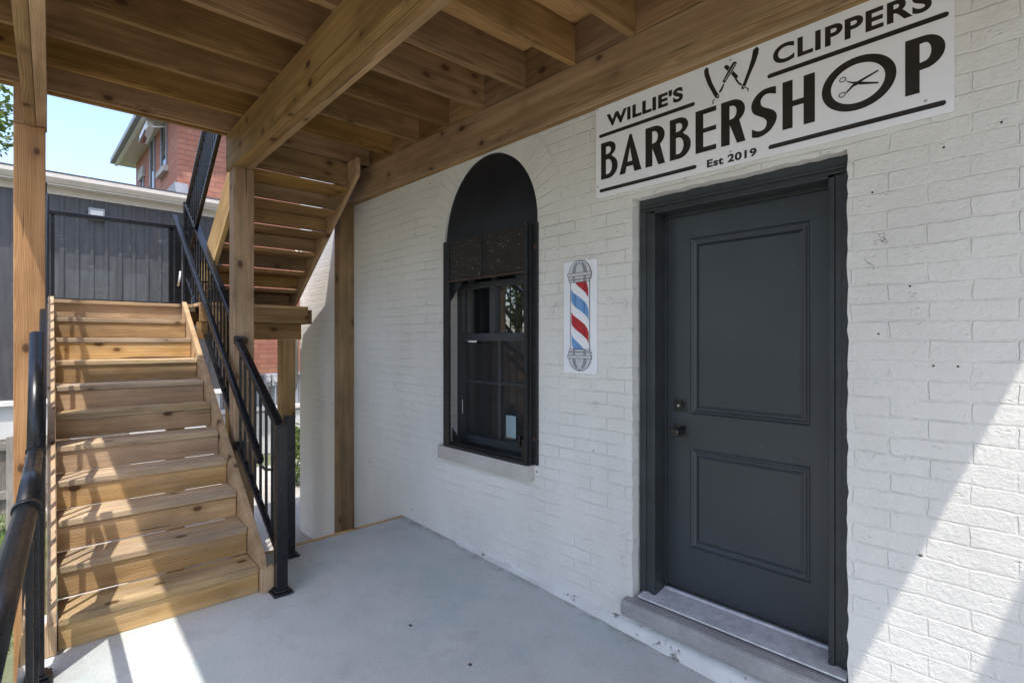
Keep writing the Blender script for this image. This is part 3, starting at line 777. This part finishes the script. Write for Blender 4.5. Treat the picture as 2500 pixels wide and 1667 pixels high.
for (u, v_) in [(.014, .510), (.014, .064), (.790, .500), (.790, .067), (1.523, .064)]: cyl('screw', (u, -.0095, v_), (u, -.0135, v_), .006, M['alu'], sign, SF, 12, .0045)

# ------------------------------------------------------------------ barber pole sign
PF = Matrix.Translation((-1.9935, 0, 1.40))
psn = empty('pole_sign', PF, 'narrow white panel printed with a red and blue striped barber pole', 'sign')
def rrect(x0, x1, z0, z1, r): return [arc(x1 - r, z1 - r, r, r, 0, 90, 5) + arc(x0 + r, z1 - r, r, r, 90, 180, 5) + arc(x0 + r, z0 + r, r, r, 180, 270, 5) + arc(x1 - r, z0 + r, r, r, 270, 360, 5)]
flat('sign_panel', rrect(-.126, .126, 0, .673, .010), -.007, M['signw'], psn, th=.005, frame=PF)
yy = -.0099
def PL(nm, pts, lay, mt): flat(nm, [[(p[0], p[1]) for p in pts]], yy - .0007 * lay, M[mt], psn, frame=PF)
PL('pole_outline', [(-.076, .14), (.076, .14), (.076, .55), (-.076, .55)], 0, 'g3')
PL('pole_tube', [(-.072, .14), (.072, .14), (.072, .55), (-.072, .55)], 1, 'g1')
PL('pole_tube', [(-.066, .14), (.068, .14), (.068, .55), (-.066, .55)], 2, 'signw')
def W(pts): return [(x + 1.9935, z - 1.40) for x, z in pts]
PL('red_stripe', W([(-2.047, 1.961), (-1.950, 1.961), (-1.937, 1.93), (-1.929, 1.90), (-1.929, 1.848), (-1.945, 1.875), (-1.975, 1.900), (-2.01, 1.925)]), 3, 'red')
PL('blue_stripe', W([(-2.059, 1.906), (-2.045, 1.885), (-1.99, 1.852), (-1.955, 1.825), (-1.935, 1.800), (-1.927, 1.775), (-1.926, 1.712), (-1.94, 1.738), (-1.975, 1.765), (-2.025, 1.795), (-2.05, 1.818), (-2.059, 1.836)]), 3, 'blue')
PL('red_stripe', W([(-2.058, 1.770), (-2.045, 1.750), (-1.99, 1.715), (-1.955, 1.690), (-1.935, 1.665), (-1.926, 1.640), (-1.926, 1.577), (-1.94, 1.603), (-1.975, 1.630), (-2.025, 1.662), (-2.05, 1.683), (-2.058, 1.703)]), 3, 'red')
PL('blue_stripe', W([(-2.056, 1.636), (-2.045, 1.612), (-1.99, 1.570), (-1.945, 1.530), (-2.035, 1.530), (-2.050, 1.56), (-2.056, 1.59)]), 3, 'blue')
PL('blue_shade', W([(-2.035, 1.878), (-2.020, 1.870), (-2.020, 1.793), (-2.035, 1.803)]), 4, 'blued')
PL('blue_shade', W([(-1.965, 1.833), (-1.950, 1.820), (-1.950, 1.748), (-1.965, 1.758)]), 4, 'blued')
PL('red_shade', W([(-1.962, 1.960), (-1.950, 1.960), (-1.946, 1.95), (-1.946, 1.878), (-1.962, 1.889)]), 4, 'redd')
PL('red_shade', W([(-1.965, 1.698), (-1.950, 1.684), (-1.950, 1.612), (-1.965, 1.622)]), 4, 'redd')
for sgn, zc in ((1, .560), (-1, .128)):
    def T(pts): return [(x, zc + sgn * z) for x, z in pts]
    PL('pole_cap', T([(-.088, 0.0), (.088, 0.0)] + arc(0, .038, .085, .077, 0, 180, 22)), 5, 'g3')
    PL('pole_cap', T([(-.083, .004), (.083, .004)] + arc(0, .040, .080, .071, 0, 180, 22)), 6, 'g1' if sgn < 0 else 'g1')
    PL('cap_shade', T([(-.055, .038), (-.03, .038)] + arc(0, .04, .03, .055, 180, 115, 6) + arc(0, .04, .056, .068, 110, 180, 6)), 7, 'g2')
    PL('cap_shade', T([(.03, .038), (.055, .038)] + arc(0, .04, .056, .068, 0, 70, 6) + arc(0, .04, .03, .055, 65, 0, 6)), 7, 'g2')
    PL('cap_band', T([(-.093, .020), (.093, .020), (.093, .042), (-.093, .042)]), 8, 'g3')
    PL('cap_band', T([(-.089, .023), (.089, .023), (.089, .039), (-.089, .039)]), 9, 'g1')
    PL('cap_band', T([(-.080, -.016), (.080, -.016), (.080, .002), (-.080, .002)]), 8, 'g3')
    PL('cap_band', T([(-.076, -.013), (.076, -.013), (.076, -.001), (-.076, -.001)]), 9, 'g1')
    PL('cap_shade', T([(-.05, -.013), (-.032, -.013), (-.032, .020), (-.05, .020)]), 10, 'g2')
    PL('cap_shade', T([(.032, -.013), (.05, -.013), (.05, .020), (.032, .020)]), 10, 'g2')
for z in (.657, .022): cyl('screw', (0, -.015, z), (0, -.0195, z), .0045, M['g3'], psn, PF, 10, .0035)

# ------------------------------------------------------------------ raised wooden deck overhead
JB, JT = 3.205, 3.435
deck = empty('wooden_deck', DF, 'brown timber balcony deck on posts and beams, seen from below', 'deck')
def D(name, lo, hi, mat='joist', **k): return box(name, lo, hi, M[mat], deck, DF, **k)
XN, XF = 4.855, -.145
YL = -1.39
# decking + joists
def xnear(y): return 4.855 + .222 * (y - 1.30)                # unseen near end of the deck, slanted to shape its shadow on the wall
def ystart(x): return max(YL, 1.30 - (4.855 - x) / .222) if x > xnear(YL) else YL
prism_h = bmesh.new()
pl = [(XF, YL), (xnear(YL), YL), (XN, 1.10), (XN, 1.262), (XF, 1.262)]
a_ = [prism_h.verts.new((x, y, JT + .001)) for x, y in pl]; b_ = [prism_h.verts.new((x, y, JT + .018)) for x, y in pl]
prism_h.faces.new(a_); prism_h.faces.new(b_)
for i in range(5): prism_h.faces.new((a_[i], a_[(i + 1) % 5], b_[(i + 1) % 5], b_[i]))
link('plywood_deck', mesh_from(prism_h), M['ply'], DF, deck)
box('plywood_edge', (-4.6, -.42, JT + .0195), (.46, -.001, JT + .030), M['ply'], deck, ID, bev=.001)
k = 0; xs = []
x = -.062
while x < 4.8:
    xs.append(x); x += .406
for i, x in enumerate(xs):
    ye = 1.245 + .0384 * x
    D('joist', (x - .019, ystart(x) + .04, JB), (x + .019, ye, JT - random.uniform(0, .002)))
    if i:
        xm = (xs[i - 1] + x) / 2
        D('blocking', (xs[i - 1] + .0195, ye - .045 - .01, JB + .002), (x - .0195, ye - .008 - .008, JT - .001))
D('rim_joist', (XF, YL + .04, JB - .002), (XF + .038, 1.16, JT))
bar('rim_joist', (xnear(YL) - .02, YL + .04, (JB + JT) / 2), (4.835, 1.30, (JB + JT) / 2), .038, JT - JB, M['joist'], deck, DF)
D('rim_joist', (XF - .002, YL, JB - .001), (xnear(YL), YL + .038, JT + .0005))
# beams: three planks each
BT, BB = 3.203, 2.92
for (y, dz, mm) in [(.0375, 0, 'beam'), (.0855, -.004, 'joist'), (.1335, .002, 'beam')]:
    D('beam', (-.135, y, BB + dz), (XN + .1, y + .0465, BT - abs(dz)), mm)
for (y, dz) in [(-1.115, 0), (-1.0635, .003)]:
    D('beam', (-.045, y, BB + dz), (XN + .1, y + .0505, BT - abs(dz)), 'beam')
for (y, dz) in [(-.096, 0), (-.0645, .003), (-.033, -.002)]:
    box('beam', (-5.05, y, BB + .022 + dz), (.50, y + .0305, BT - abs(dz)), M['beam'], deck, ID)
box('blocking', (-5.12, -.52, BT + .003), (-4.556, -.004, JT), M['joist'], deck, ID)  # added block above the beam end, keeps direct sun off the wall post
# posts
D('post', (-.085, .050, -.65), (.057, .192, BB - .001), 'beam', bev=.005)
lp = prism('post', [(-.0, 0)], 0, 1, M['post']) if False else None
D('post', (-.085, -1.166, -.65), (.062, -1.020, BB - .001), 'post', bev=.005)
D('post', (-.085, -1.166, BB), (-.046, -1.020, BT), 'post', bev=.002)
D('post', (-.045, -1.166, BB + .001), (.062, -1.117, BT - .03), 'post', bev=.002)
box('post', (-5.02, -.142, -.65), (-4.88, -.002, BB + .018), M['beam'], deck, ID, bev=.005)
D('post', (XN - .05, -1.166, -.65), (XN + .09, -1.020, BB - .001), 'post', bev=.005)
D('post', (XN - .05, .050, -.65), (XN + .09, .192, BB - .001), 'post', bev=.005)
# unseen timber slab added beyond the near end to shadow the lower wall
d2 = empty('wooden_sunshade', ID, 'narrow timber walkway added unseen past the near end of the balcony to shadow the wall', 'sunshade')
box('decking', (.700, -2.4, 3.40), (1.7, 0, 3.44), M['joist'], d2, ID)
for x in (.722, 1.2, 1.68): box('joist', (x - .019, -2.4, 3.20), (x + .019, 0, 3.399), M['joist'], d2, ID)
box('post', (1.5, -2.4, -.65), (1.64, -2.26, 3.199), M['post'], d2, ID)

# ------------------------------------------------------------------ lower staircase
TY0, TY1 = -.972, -.038
st = empty('wooden_staircase', DF @ Matrix.Translation((1.0, -.5, fz(-3.4))), 'honey coloured wooden staircase climbing from the porch beside the black railing', 'staircase')
def ST(name, lo, hi, mat='stair', **k): return box(name, lo, hi, M[mat], st, DF, **k)
RUN, RISE, N0X, N0Z = .2575, .1755, 1.014, .214
FLZ = .054
for i in range(10):
    nx, nz = N0X - RUN * i, N0Z + RISE * i
    jt = random.uniform(-.003, .003)
    ST('tread', (nx - RUN - .012, TY0 + .002, nz - .038 + jt), (nx, TY1 - .002, nz + jt), 'tread', bev=.006)
    zb = FLZ + .002 if i == 0 else nz - RISE + random.choice((.001, .003, .007))
    ST('riser', (nx - .046, TY0 + .003, zb), (nx - .010, TY1 - .003, nz - .040), 'riser', bev=.003)
nx = N0X - RUN * 10
ST('riser', (nx - .046, TY0 - .03, N0Z + RISE * 9 + .010), (nx - .008, TY1 + .05, 1.953), bev=.003)
def strg(y0, y1):
    sl = RISE / RUN; ang = math.atan(sl)
    zt = lambda x: N0Z + .048 - sl * (x - N0X)
    xt, xb = -1.50, 1.03
    pts = [(xb, FLZ + .001), (xb, FLZ + .13), (xb - .02, zt(xb - .02)), (xt, zt(xt)), (xt, zt(xt) - .36), (xb - .27, FLZ + .001)]
    return prism('stringer', pts, y0, y1, M['stair'], st, DF, ang)
strg(-1.012, -.974); strg(-.036, .002)
ST('stringer_foot', (.985, -.0355, FLZ + .002), (1.045, .038, FLZ + .15), bev=.004)
ST('stringer_foot', (.985, -1.05, FLZ + .002), (1.045, -.974, FLZ + .15), bev=.004)

# ------------------------------------------------------------------ landing
LZ = 1.955
ld = empty('stair_landing', DF @ Matrix.Translation((-1.9, 0, GZ)), 'square timber landing between the two stair flights', 'landing')
def LD(name, lo, hi, mat='stair', **k): return box(name, lo, hi, M[mat], ld, DF, **k)
for i in range(6):
    LD('deck_board', (-2.45 + .152 * i, -1.01, LZ - .030), (-2.45 + .152 * i + .146, 1.10, LZ), bev=.004)
LD('deck_board', (-1.538, .045, LZ - .030), (-1.395, 1.10, LZ), bev=.004)
LD('deck_board', (-1.389, .045, LZ - .030), (-1.245, 1.04, LZ), bev=.004)
LD('deck_board', (-1.239, .045, LZ - .030), (-1.095, 1.035, LZ - .001), bev=.004)
LD('fascia', (-1.138, .04, LZ - .18), (-1.100, 1.03, LZ - .031), 'beam')
LD('beam', (-1.20, .03, LZ - .345), (-1.162, .985, LZ - .185), 'joist')
LD('fascia', (-2.46, -1.02, LZ - .18), (-2.422, 1.10, LZ - .031), 'joist')
LD('joist', (-2.42, -1.015, LZ - .18), (-1.56, -.977, LZ - .031), 'joist')
LD('joist', (-2.42, 1.05, LZ - .18), (-1.14, 1.088, LZ - .031), 'joist')
for y in (-.6, -.2, .25, .65): LD('joist', (-2.42, y, LZ - .175), (-1.58, y + .038, LZ - .032), 'joist')
LD('beam', (-1.62, -1.0, LZ - .345), (-1.582, .03, LZ - .185), 'joist')
LD('post', (-1.345, .80, GZ), (-1.205, .94, LZ - .347), 'beam', bev=.004)
LD('post', (-2.30, .52, GZ), (-2.16, .66, LZ - .185), 'joist', bev=.004)
LD('post', (-2.40, -.99, GZ), (-2.26, -.85, LZ - .185), 'joist', bev=.004)
LD('post', (-1.60, -.16, GZ), (-1.46, -.02, LZ - .347), 'joist', bev=.004)

# ------------------------------------------------------------------ upper staircase
us = empty('wooden_staircase', DF @ Matrix.Translation((-1.5, .6, LZ)), 'upper wooden staircase seen from below rising from landing to deck', 'staircase')
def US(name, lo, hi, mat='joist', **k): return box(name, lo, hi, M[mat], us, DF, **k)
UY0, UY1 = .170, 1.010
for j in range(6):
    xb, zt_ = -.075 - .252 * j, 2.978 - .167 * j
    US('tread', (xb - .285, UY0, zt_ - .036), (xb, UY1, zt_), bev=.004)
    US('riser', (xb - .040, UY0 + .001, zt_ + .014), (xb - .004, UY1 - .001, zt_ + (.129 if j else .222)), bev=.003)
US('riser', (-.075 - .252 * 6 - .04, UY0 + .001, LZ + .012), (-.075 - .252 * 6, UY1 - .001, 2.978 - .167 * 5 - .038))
def ustr(y0, y1, mat):
    bl = lambda x: 2.925 + .675 * (x + .089)
    pts = [(-.02, bl(-.02)), (-.02, 3.204), (-.149, 3.204), (-.149, 3.34)] if False else [(.10, bl(.10)), (.10, 3.2), (-.20, 3.2), (-1.60, bl(-1.60) + .40), (-1.66, LZ + .17), (-1.66, LZ + .002), (bl_x, LZ + .002)]
    return prism('stringer', pts, y0, y1, M[mat], us, DF, math.atan(.675))
bl_x = (LZ + .002 - 2.925) / .675 - .089
ustr(1.012, 1.050, 'beam'); ustr(.130, .168, 'stair')

# ------------------------------------------------------------------ black aluminium guards
def newel(parent, x, y, z0, z1, frame=DF, w_=.064):
    n_ = box('newel_post', (x - w_ / 2, y - w_ / 2, z0), (x + w_ / 2, y + w_ / 2, z1), M['rail'], parent, frame, bev=.004)
    bm = bmesh.new(); c = .058
    add_box(bm, (x - c, y - c, z0), (x + c, y + c, z0 + .014), .004); add_box(bm, (x - c + .014, y - c + .014, z0 + .013), (x + c - .014, y + c - .014, z0 + .03), .006)
    link('base_flange', mesh_from(bm), M['rail'], frame, n_)
    bm = bmesh.new(); c = w_ / 2 + .003
    add_box(bm, (x - c, y - c, z1 - .004), (x + c, y + c, z1 + .010), .004)
    link('post_cap', mesh_from(bm), M['rail'], frame, n_)
    return n_
def guard(parent, x0, z0, x1, z1, y, gap=.80, sp=.112, w_=.058):
    """sloping guard section in plane y: top rail x0,z0 -> x1,z1, bottom rail `gap` lower"""
    bar('top_rail', (x0, y, z0), (x1, y, z1), w_, .040, M['rail'], parent, DF, bev=.012)
    bar('sub_rail', (x0, y, z0 - .032), (x1, y, z1 - .032), .034, .026, M['rail'], parent, DF, bev=.004)
    bar('bottom_rail', (x0, y, z0 - gap), (x1, y, z1 - gap), .034, .034, M['rail'], parent, DF, bev=.004)
    n_ = int(abs(x1 - x0) / sp); s_ = (z1 - z0) / (x1 - x0)
    for i in range(n_):
        x = x0 + (x1 - x0) * (i + .5) / n_
        zt_ = z0 + s_ * (x - x0)
        box('baluster', (x - .008, y - .008, zt_ - gap + .01), (x + .008, y + .008, zt_ - .035), M['rail'], parent, DF, bev=.002)
GY = .105
g1 = empty('stair_railing', DF @ Matrix.Translation((1.09, GY, FLZ)), 'black aluminium railing running up the wall side of the lower staircase', 'railing')
newel(g1, 1.095, .062, FLZ, 1.075)
guard(g1, 1.065, 1.035, .06, 1.60, .078)
guard(g1, -.09, 1.70, -2.06, 3.05, GY)
newel(g1, -2.095, GY, LZ, 3.07)
for (x, z) in [(.064, 1.60), (.064, .80)]: box('rail_bracket', (x - .004, .045, z - .03), (x + .022, .115, z + .03), M['rail'], g1, DF)
n2 = empty('railing_post', DF @ Matrix.Translation((.60, .276, fz(-3.8))), 'short black metal post on porch edge behind the stair newel', 'post')
newel(n2, .60, .276, fz(-3.8), 1.055)
hr = empty('handrail', DF @ Matrix.Translation((.9, 0, .82)), 'black graspable handrail bracketed to the inner side of the stair railing', 'handrail')
bar('rail_tube', (.905, .0, .83), (-2.13, .0, 2.925), .042, .046, M['rail'], hr, DF, bev=.014)
for x in (.86, -.05, -1.1, -1.95):
    z = .83 + (2.925 - .83) * (.905 - x) / (3.035)
    tube('bracket', [(x, 0, z - .02), (x + .01, .008, z - .06), (x + .03, .03, z - .085), (x + .05, .06, z - .09), (x + .06, .075, z - .085)] if x > .5 else [(x, 0, z - .02), (x, .02, z - .06), (x, .05, z - .075), (x, .10, z - .07)], .0085, M['rail'], hr, DF)
g2 = empty('stair_railing', DF @ Matrix.Translation((-1.84, .1, LZ)), 'black aluminium railing on the outer side of the upper staircase', 'railing')
guard(g2, -1.90, 3.02, .30, 4.52, .088, gap=.56, sp=.082)
newel(g2, .33, .088, 3.365, 4.56)
# left guard: level along the porch edge, then up the stairs
g3 = empty('porch_railing', DF @ Matrix.Translation((1.2, -1.05, FLZ)), 'black railing along the open side of porch and stairs', 'railing')
LY = -1.050
newel(g3, 1.235, LY, FLZ, 1.06)
def pipe(pts, r): return tube('top_rail', pts, r, M['rail'], g3, DF, 20, .82)
pipe([(1.262, LY, 1.100), (.807, LY, 1.627)], .029)
pipe([(1.272, LY, 1.098), (2.40, LY, 1.112)], .027)
pipe([(2.42, LY, 1.112), (3.85, LY - .045, 1.085)], .027)
for (x, rr, z) in [(1.262, .033, 1.098), (2.41, .033, 1.112)]:
    tube('rail_collar', [(x - .018, LY, z), (x + .018, LY, z)], rr, M['rail'], g3, DF, 20, .85)
bar('bottom_rail', (1.26, LY, .17), (3.75, LY, .10), .03, .03, M['rail'], g3, DF)
SY = -1.031
nl = lambda x: .214 + .6816 * (1.014 - x)
bar('bottom_rail', (1.20, SY, nl(1.20) + .13), (-1.5, SY, nl(-1.5) + .13), .024, .03, M['rail'], g3, DF)
bar('top_rail', (1.20, SY, nl(1.20) + .90), (-1.5, SY, nl(-1.5) + .90), .034, .05, M['rail'], g3, DF, bev=.008)
for (xa, xb) in ((1.29, 2.50), (2.58, 3.72)):
    box('glass_panel', (xa, LY + .004, .20), (xb, LY + .010, 1.05), M['glass'], g3, DF, bev=0)
    box('glass_stile', (xa - .012, LY - .004, .18), (xa + .012, LY + .018, 1.07), M['rail'], g3, DF)
x = 1.14
while x > -1.45:
    box('baluster', (x - .008, SY - .008, nl(x) + .14), (x + .008, SY + .008, nl(x) + .88), M['rail'], g3, DF, bev=.002); x -= .108
newel(g3, 3.78, LY + .03, fz(-.6), 1.02)
newel(g3, -1.55, LY, LZ, 2.93)
# glass guard at the end of the landing
gg = empty('glass_railing', DF @ Matrix.Translation((-2.35, -.5, LZ)), 'glass panel guard in a black frame at the end of the landing', 'railing')
GX = -2.35
box('top_rail', (GX - .028, -1.03, 2.825), (GX + .028, .03, 2.868), M['rail'], gg, DF, bev=.008)
box('bottom_rail', (GX - .016, -1.0, 1.985), (GX + .016, .03, 2.018), M['rail'], gg, DF)
box('stile', (GX - .016, -.995, 2.018), (GX + .016, -.965, 2.825), M['rail'], gg, DF)
box('stile', (GX - .016, -.025, 2.018), (GX + .016, .020, 2.825), M['rail'], gg, DF)
box('glass_pane', (GX - .003, -.967, 2.018), (GX + .003, -.025, 2.826), M['glass'], gg, DF, bev=0)
newel(gg, GX, -1.035, LZ, 2.99)
newel(gg, GX, .06, LZ, 2.86)
tube('rail_clip', [(GX + .03, .06, 2.2), (GX + .06, .07, 2.28), (GX + .03, .08, 2.36)], .012, M['alu'], gg, DF)

# ------------------------------------------------------------------ grey outbuilding behind the landing
gb = empty('grey_building', Matrix.Translation((-10, -4, GZ)), 'low charcoal board and batten building with cream eaves', 'building')
EX = -10.0
box('wall', (-16, -4.8, .76), (EX, .15, 3.75), M['siding'], gb, ID, bev=0, along=0)
y = -.08
i = 0
while y > -4.8:
    box('batten', (EX + .0005, y - .022, .77), (EX + .018, y + .022, 3.70), M['siding'], gb, ID, bev=.002); y -= .1705 * 1.0 if False else .341 / 2
    i += 1
box('foundation', (-15.98, -4.78, GZ), (EX - .03, .12, .755), M['found'], gb, ID, bev=0)
box('water_table', (EX - .02, -4.8, .700), (EX + .035, .16, .775), M['white'], gb, ID, bev=.004)
box('frieze', (EX - .02, -4.8, 3.70), (EX + .03, .17, 3.79), M['cream'], gb, ID)
box('soffit', (EX + .0, -4.9, 3.79), (EX + .22, .22, 3.815), M['cream'], gb, ID)
prism('gutter', [(EX + .15, 3.816), (EX + .24, 3.816), (EX + .30, 3.88), (EX + .30, 3.935), (EX + .28, 3.935), (EX + .27, 3.89), (EX + .15, 3.86)], -4.9, .22, M['cream'], gb, ID, bev=0)
prism('fascia', [(EX + .12, 3.80), (EX + .148, 3.80), (EX + .148, 3.93), (EX + .12, 3.93)], -4.9, .21, M['cream'], gb, ID, bev=0)
prism('roof', [(EX + .25, 3.945), (EX + .25, 3.975), (-13.0, 4.75), (-16.3, 3.95), (-16.3, 3.9), (-13.0, 4.70), (EX + .2, 3.93)], -5.0, .25, M['shingle'], gb, ID, bev=0)
v_ = box('vent_hood', (EX + .001, -1.66, 3.40), (EX + .09, -1.47, 3.57), M['meter'], gb, ID, bev=.006)
box('vent_flap', (EX + .09, -1.64, 3.40), (EX + .098, -1.49, 3.53), M['white'], v_, ID, bev=.002)

# ------------------------------------------------------------------ red brick house
rh = empty('brick_house', Matrix.Translation((-17, 3, GZ)), 'tall red brick house with deep cream eaves beyond the grey roof', 'house')
box('wall', (-19.6, .27, GZ), (-14.0, 6.2, 8.2), M['redbrick'], rh, ID, bev=0, along=0)
for (x0_, x1_, z0_, z1_) in [(-18.7, -18.2, 4.6, 6.3), (-17.2, -16.6, 4.4, 7.6), (-15.75, -15.1, 5.86, 7.7)]:
    wn = box('window', (x0_, .262, z0_), (x1_, .40, z1_), M['pane'], rh, ID, bev=.0)
    box('window_frame', (x0_ - .02, .235, z0_), (x0_ + .05, .269, z1_), M['g2'], wn, ID)
    box('window_frame', (x1_ - .05, .235, z0_), (x1_ + .02, .269, z1_), M['g2'], wn, ID)
    box('window_sill', (x0_ - .15, .16, z0_ - .14), (x1_ + .15, .268, z0_), M['stone'], wn, ID)
    box('lintel', (x0_ - .12, .20, z1_), (x1_ + .12, .268, z1_ + .3), M['stone'], wn, ID)
bm = bmesh.new()
add_box(bm, (-20.1, -.12, 7.02), (-13.55, .268, 7.06))
for i in range(44): add_box(bm, (-20.08 + i * .15, -.12, 7.012), (-20.05 + i * .15, .268, 7.019))
link('soffit', mesh_from(bm), M['cream'], ID, rh)
box('soffit', (-20.1, .27, 7.02), (-19.61, 6.5, 7.06), M['cream'], rh, ID, bev=0)
box('fascia', (-20.15, -.20, 7.00), (-13.5, -.12, 7.22), M['white'], rh, ID)
box('gutter', (-20.15, -.31, 7.04), (-13.5, -.201, 7.18), M['ductgrey'], rh, ID, bev=.02)
bm = bmesh.new()
b4 = [bm.verts.new(v) for v in ((-20.15, -.21, 7.225), (-13.5, -.21, 7.225), (-13.5, 6.7, 7.225), (-20.15, 6.7, 7.225))]
t2_ = [bm.verts.new((-16.8, 3.0, 8.9)), bm.verts.new((-16.8, 3.6, 8.9))]
bm.faces.new(b4); bm.faces.new((b4[0], b4[1], t2_[0])); bm.faces.new((b4[1], b4[2], t2_[1], t2_[0])); bm.faces.new((b4[2], b4[3], t2_[1])); bm.faces.new((b4[3], b4[0], t2_[0], t2_[1]))
link('roof', mesh_from(bm), M['shingle'], ID, rh)
fl = empty('flood_lamp', Matrix.Translation((-15.3, -.02, 6.9)), 'white floodlight under the eave of the brick house', 'lamp')
bar('lamp_housing', (-15.9, -.10, 6.62), (-15.35, -.03, 6.90), .16, .20, M['white'], fl, ID, bev=.02)
bar('lamp_glass', (-15.86, -.14, 6.55), (-15.46, -.08, 6.76), .12, .05, M['pane'], fl, ID, bev=.01)
tube('lamp_bracket', [(-15.4, -.03, 6.85), (-15.2, .05, 6.8), (-15.15, .26, 6.85)], .02, M['white'], fl)
# flashing box + flue on grey roof
prism('flashing', [(-13.9, 4.3), (-12.6, 4.3), (-12.9, 4.95), (-13.9, 4.95)], .0, .24, M['ductgrey'], gb, ID, bev=.005)

# ------------------------------------------------------------------ service fence with meters behind the stairs
sf = empty('panel_fence', Matrix.Translation((-11, 2, GZ)), 'grey ribbed metal fence beneath the landing view', 'fence')
bm = bmesh.new()
for i in range(30): add_box(bm, (-11.05, .35 + i * .095, .30), (-11.0, .35 + i * .095 + .075, .90), .004)
link('fence_panel', mesh_from(bm), M['fencegrey'], ID, sf)
box('cap_rail', (-11.08, .3, .905), (-10.97, 3.3, .945), M['meter'], sf, ID)
box('base_wall', (-11.2, .3, GZ), (-10.95, 3.3, .18), M['found'], sf, ID, bev=.01)
box('bottom_board', (-11.1, .3, .22), (-10.9, 3.3, .30), M['white'], sf, ID, bev=.01)
for i, y in enumerate((1.20, 1.36)):
    mt = empty('utility_meter', Matrix.Translation((-10.94, y, .72)), ['grey utility meter box on the metal fence, left of the pair', 'grey utility meter box on the metal fence, right of the pair'][i], 'meter', 'utility meters on the grey fence')
    box('meter_box', (-10.985, y - .065, .70), (-10.90, y + .065, .93), M['meter'], mt, ID, bev=.008)
    cyl('meter_dial', (-10.90, y, .83), (-10.86, y, .83), .05, M['g1'], mt)
    box('conduit', (-10.95, y - .012, .30), (-10.92, y + .012, .70), M['meter'], mt, ID)

# weathered wooden fence at the left, beyond the stairs
wf = empty('wooden_fence', Matrix.Translation((-7.4, -4, GZ)), 'weathered grey board fence left of the tall timber post', 'fence')
for i in range(24):
    y0_ = -1.40 - i * .15
    box('fence_board', (-8.42, y0_ - .138, GZ + .25), (-8.40, y0_, .46 + random.uniform(-.01, .01)), M['fence'], wf, ID)
box('fence_rail', (-8.40, -5.0, .34), (-8.36, -1.38, .43), M['fence'], wf, ID)
box('fence_rail', (-8.40, -5.0, -.22), (-8.36, -1.38, -.13), M['fence'], wf, ID)
for y in (-1.42, -2.48, -4.4): box('fence_post', (-8.40, y - .045, GZ), (-8.31, y + .045, .50), M['fence'], wf, ID)

# ------------------------------------------------------------------ vegetation
def leaves(bm, c, rad, n, size, rng):
    for _ in range(n):
        while True:
            v = Vector((rng.uniform(-1, 1), rng.uniform(-1, 1), rng.uniform(-1, 1)))
            if v.length < 1 and v.length > rng.random() * .8: break
        p = Vector(c) + Vector((v.x * rad[0], v.y * rad[1], v.z * rad[2]))
        a = Vector((rng.gauss(0, 1), rng.gauss(0, 1), rng.gauss(0, .6))).normalized(); b_ = a.cross(Vector((rng.gauss(0, 1), rng.gauss(0, 1), rng.gauss(0, 1)))).normalized()
        s_ = size * rng.uniform(.6, 1.3)
        bm.faces.new([bm.verts.new(p - a * s_), bm.verts.new(p + b_ * s_ * .45), bm.verts.new(p + a * s_), bm.verts.new(p - b_ * s_ * .45)])
def tree(x, y, h, r, label, seed, n=2600, size=.11):
    rng = random.Random(seed)
    t = empty('leafy_tree', Matrix.Translation((x, y, GZ)), label, 'tree', 'trees around the yard')
    bm = bmesh.new(); top = Vector((x + rng.uniform(-.3, .3), y, GZ + h * .62))
    add_cyl(bm, (x, y, GZ - .1), top, .05 * h * .5 + .05, .05, 10)
    cl = []
    for i in range(13):
        a = rng.uniform(0, 2 * math.pi); f = rng.uniform(.3, 1.0)
        s_ = Vector((x, y, GZ)).lerp(top, rng.uniform(.45, 1.0))
        e = Vector((x + math.cos(a) * r * f * .8, y + math.sin(a) * r * f * .8, GZ + h * rng.uniform(.45, .92)))
        add_cyl(bm, s_, e, .035 * h * .3, .015, 7); cl.append(e)
    link('trunk', mesh_from(bm), M['bark'], ID, t)
    bm = bmesh.new()
    for e in cl:
        q_ = rng.uniform(.28, .5) * r
        leaves(bm, e, (q_, q_, q_ * .75), n // len(cl), size, rng)
    link('crown', mesh_from(bm), M['leaf'], ID, t)
tree(-18.0, -3.75, 9.0, 3.2, 'leafy green tree showing past the left edge above the grey roof', 1, 11000, .085)
tree(-8.2, -8.5, 5.5, 2.6, 'leafy tree opposite the shop wall, seen only in the window glass', 2, 5200)
tree(-12.5, -9.5, 6.0, 3.0, 'wide leafy tree opposite the far end of the porch', 3, 5200)
tree(-3.5, -12.5, 7.5, 2.8, 'leafy tree across the driveway from the porch', 4, 4200)
rng = random.Random(5)
bm = bmesh.new()
leaves(bm, (-8.3, .75, -.2), (.35, .3, .5), 900, .045, rng)
tag(link('shrub', mesh_from(bm), M['leaf'], ID), 'small green shrub against the far end of the white wall', 'shrub')
bm = bmesh.new()
for _ in range(9000):
    x = rng.uniform(-9.6, -5.2); y = rng.uniform(-5.2, -2.2); hh = rng.uniform(.03, .09); a = rng.uniform(0, 6.28)
    dx, dy = math.cos(a) * .006, math.sin(a) * .006; lx, ly = rng.gauss(0, .02), rng.gauss(0, .02)
    bm.faces.new([bm.verts.new((x - dx, y - dy, GZ - .012)), bm.verts.new((x + dx, y + dy, GZ - .012)), bm.verts.new((x + lx, y + ly, GZ + hh))])
tag(link('grass', mesh_from(bm), M['blade'], ID), 'short bright grass left of the stairs', 'grass', None, 'stuff')
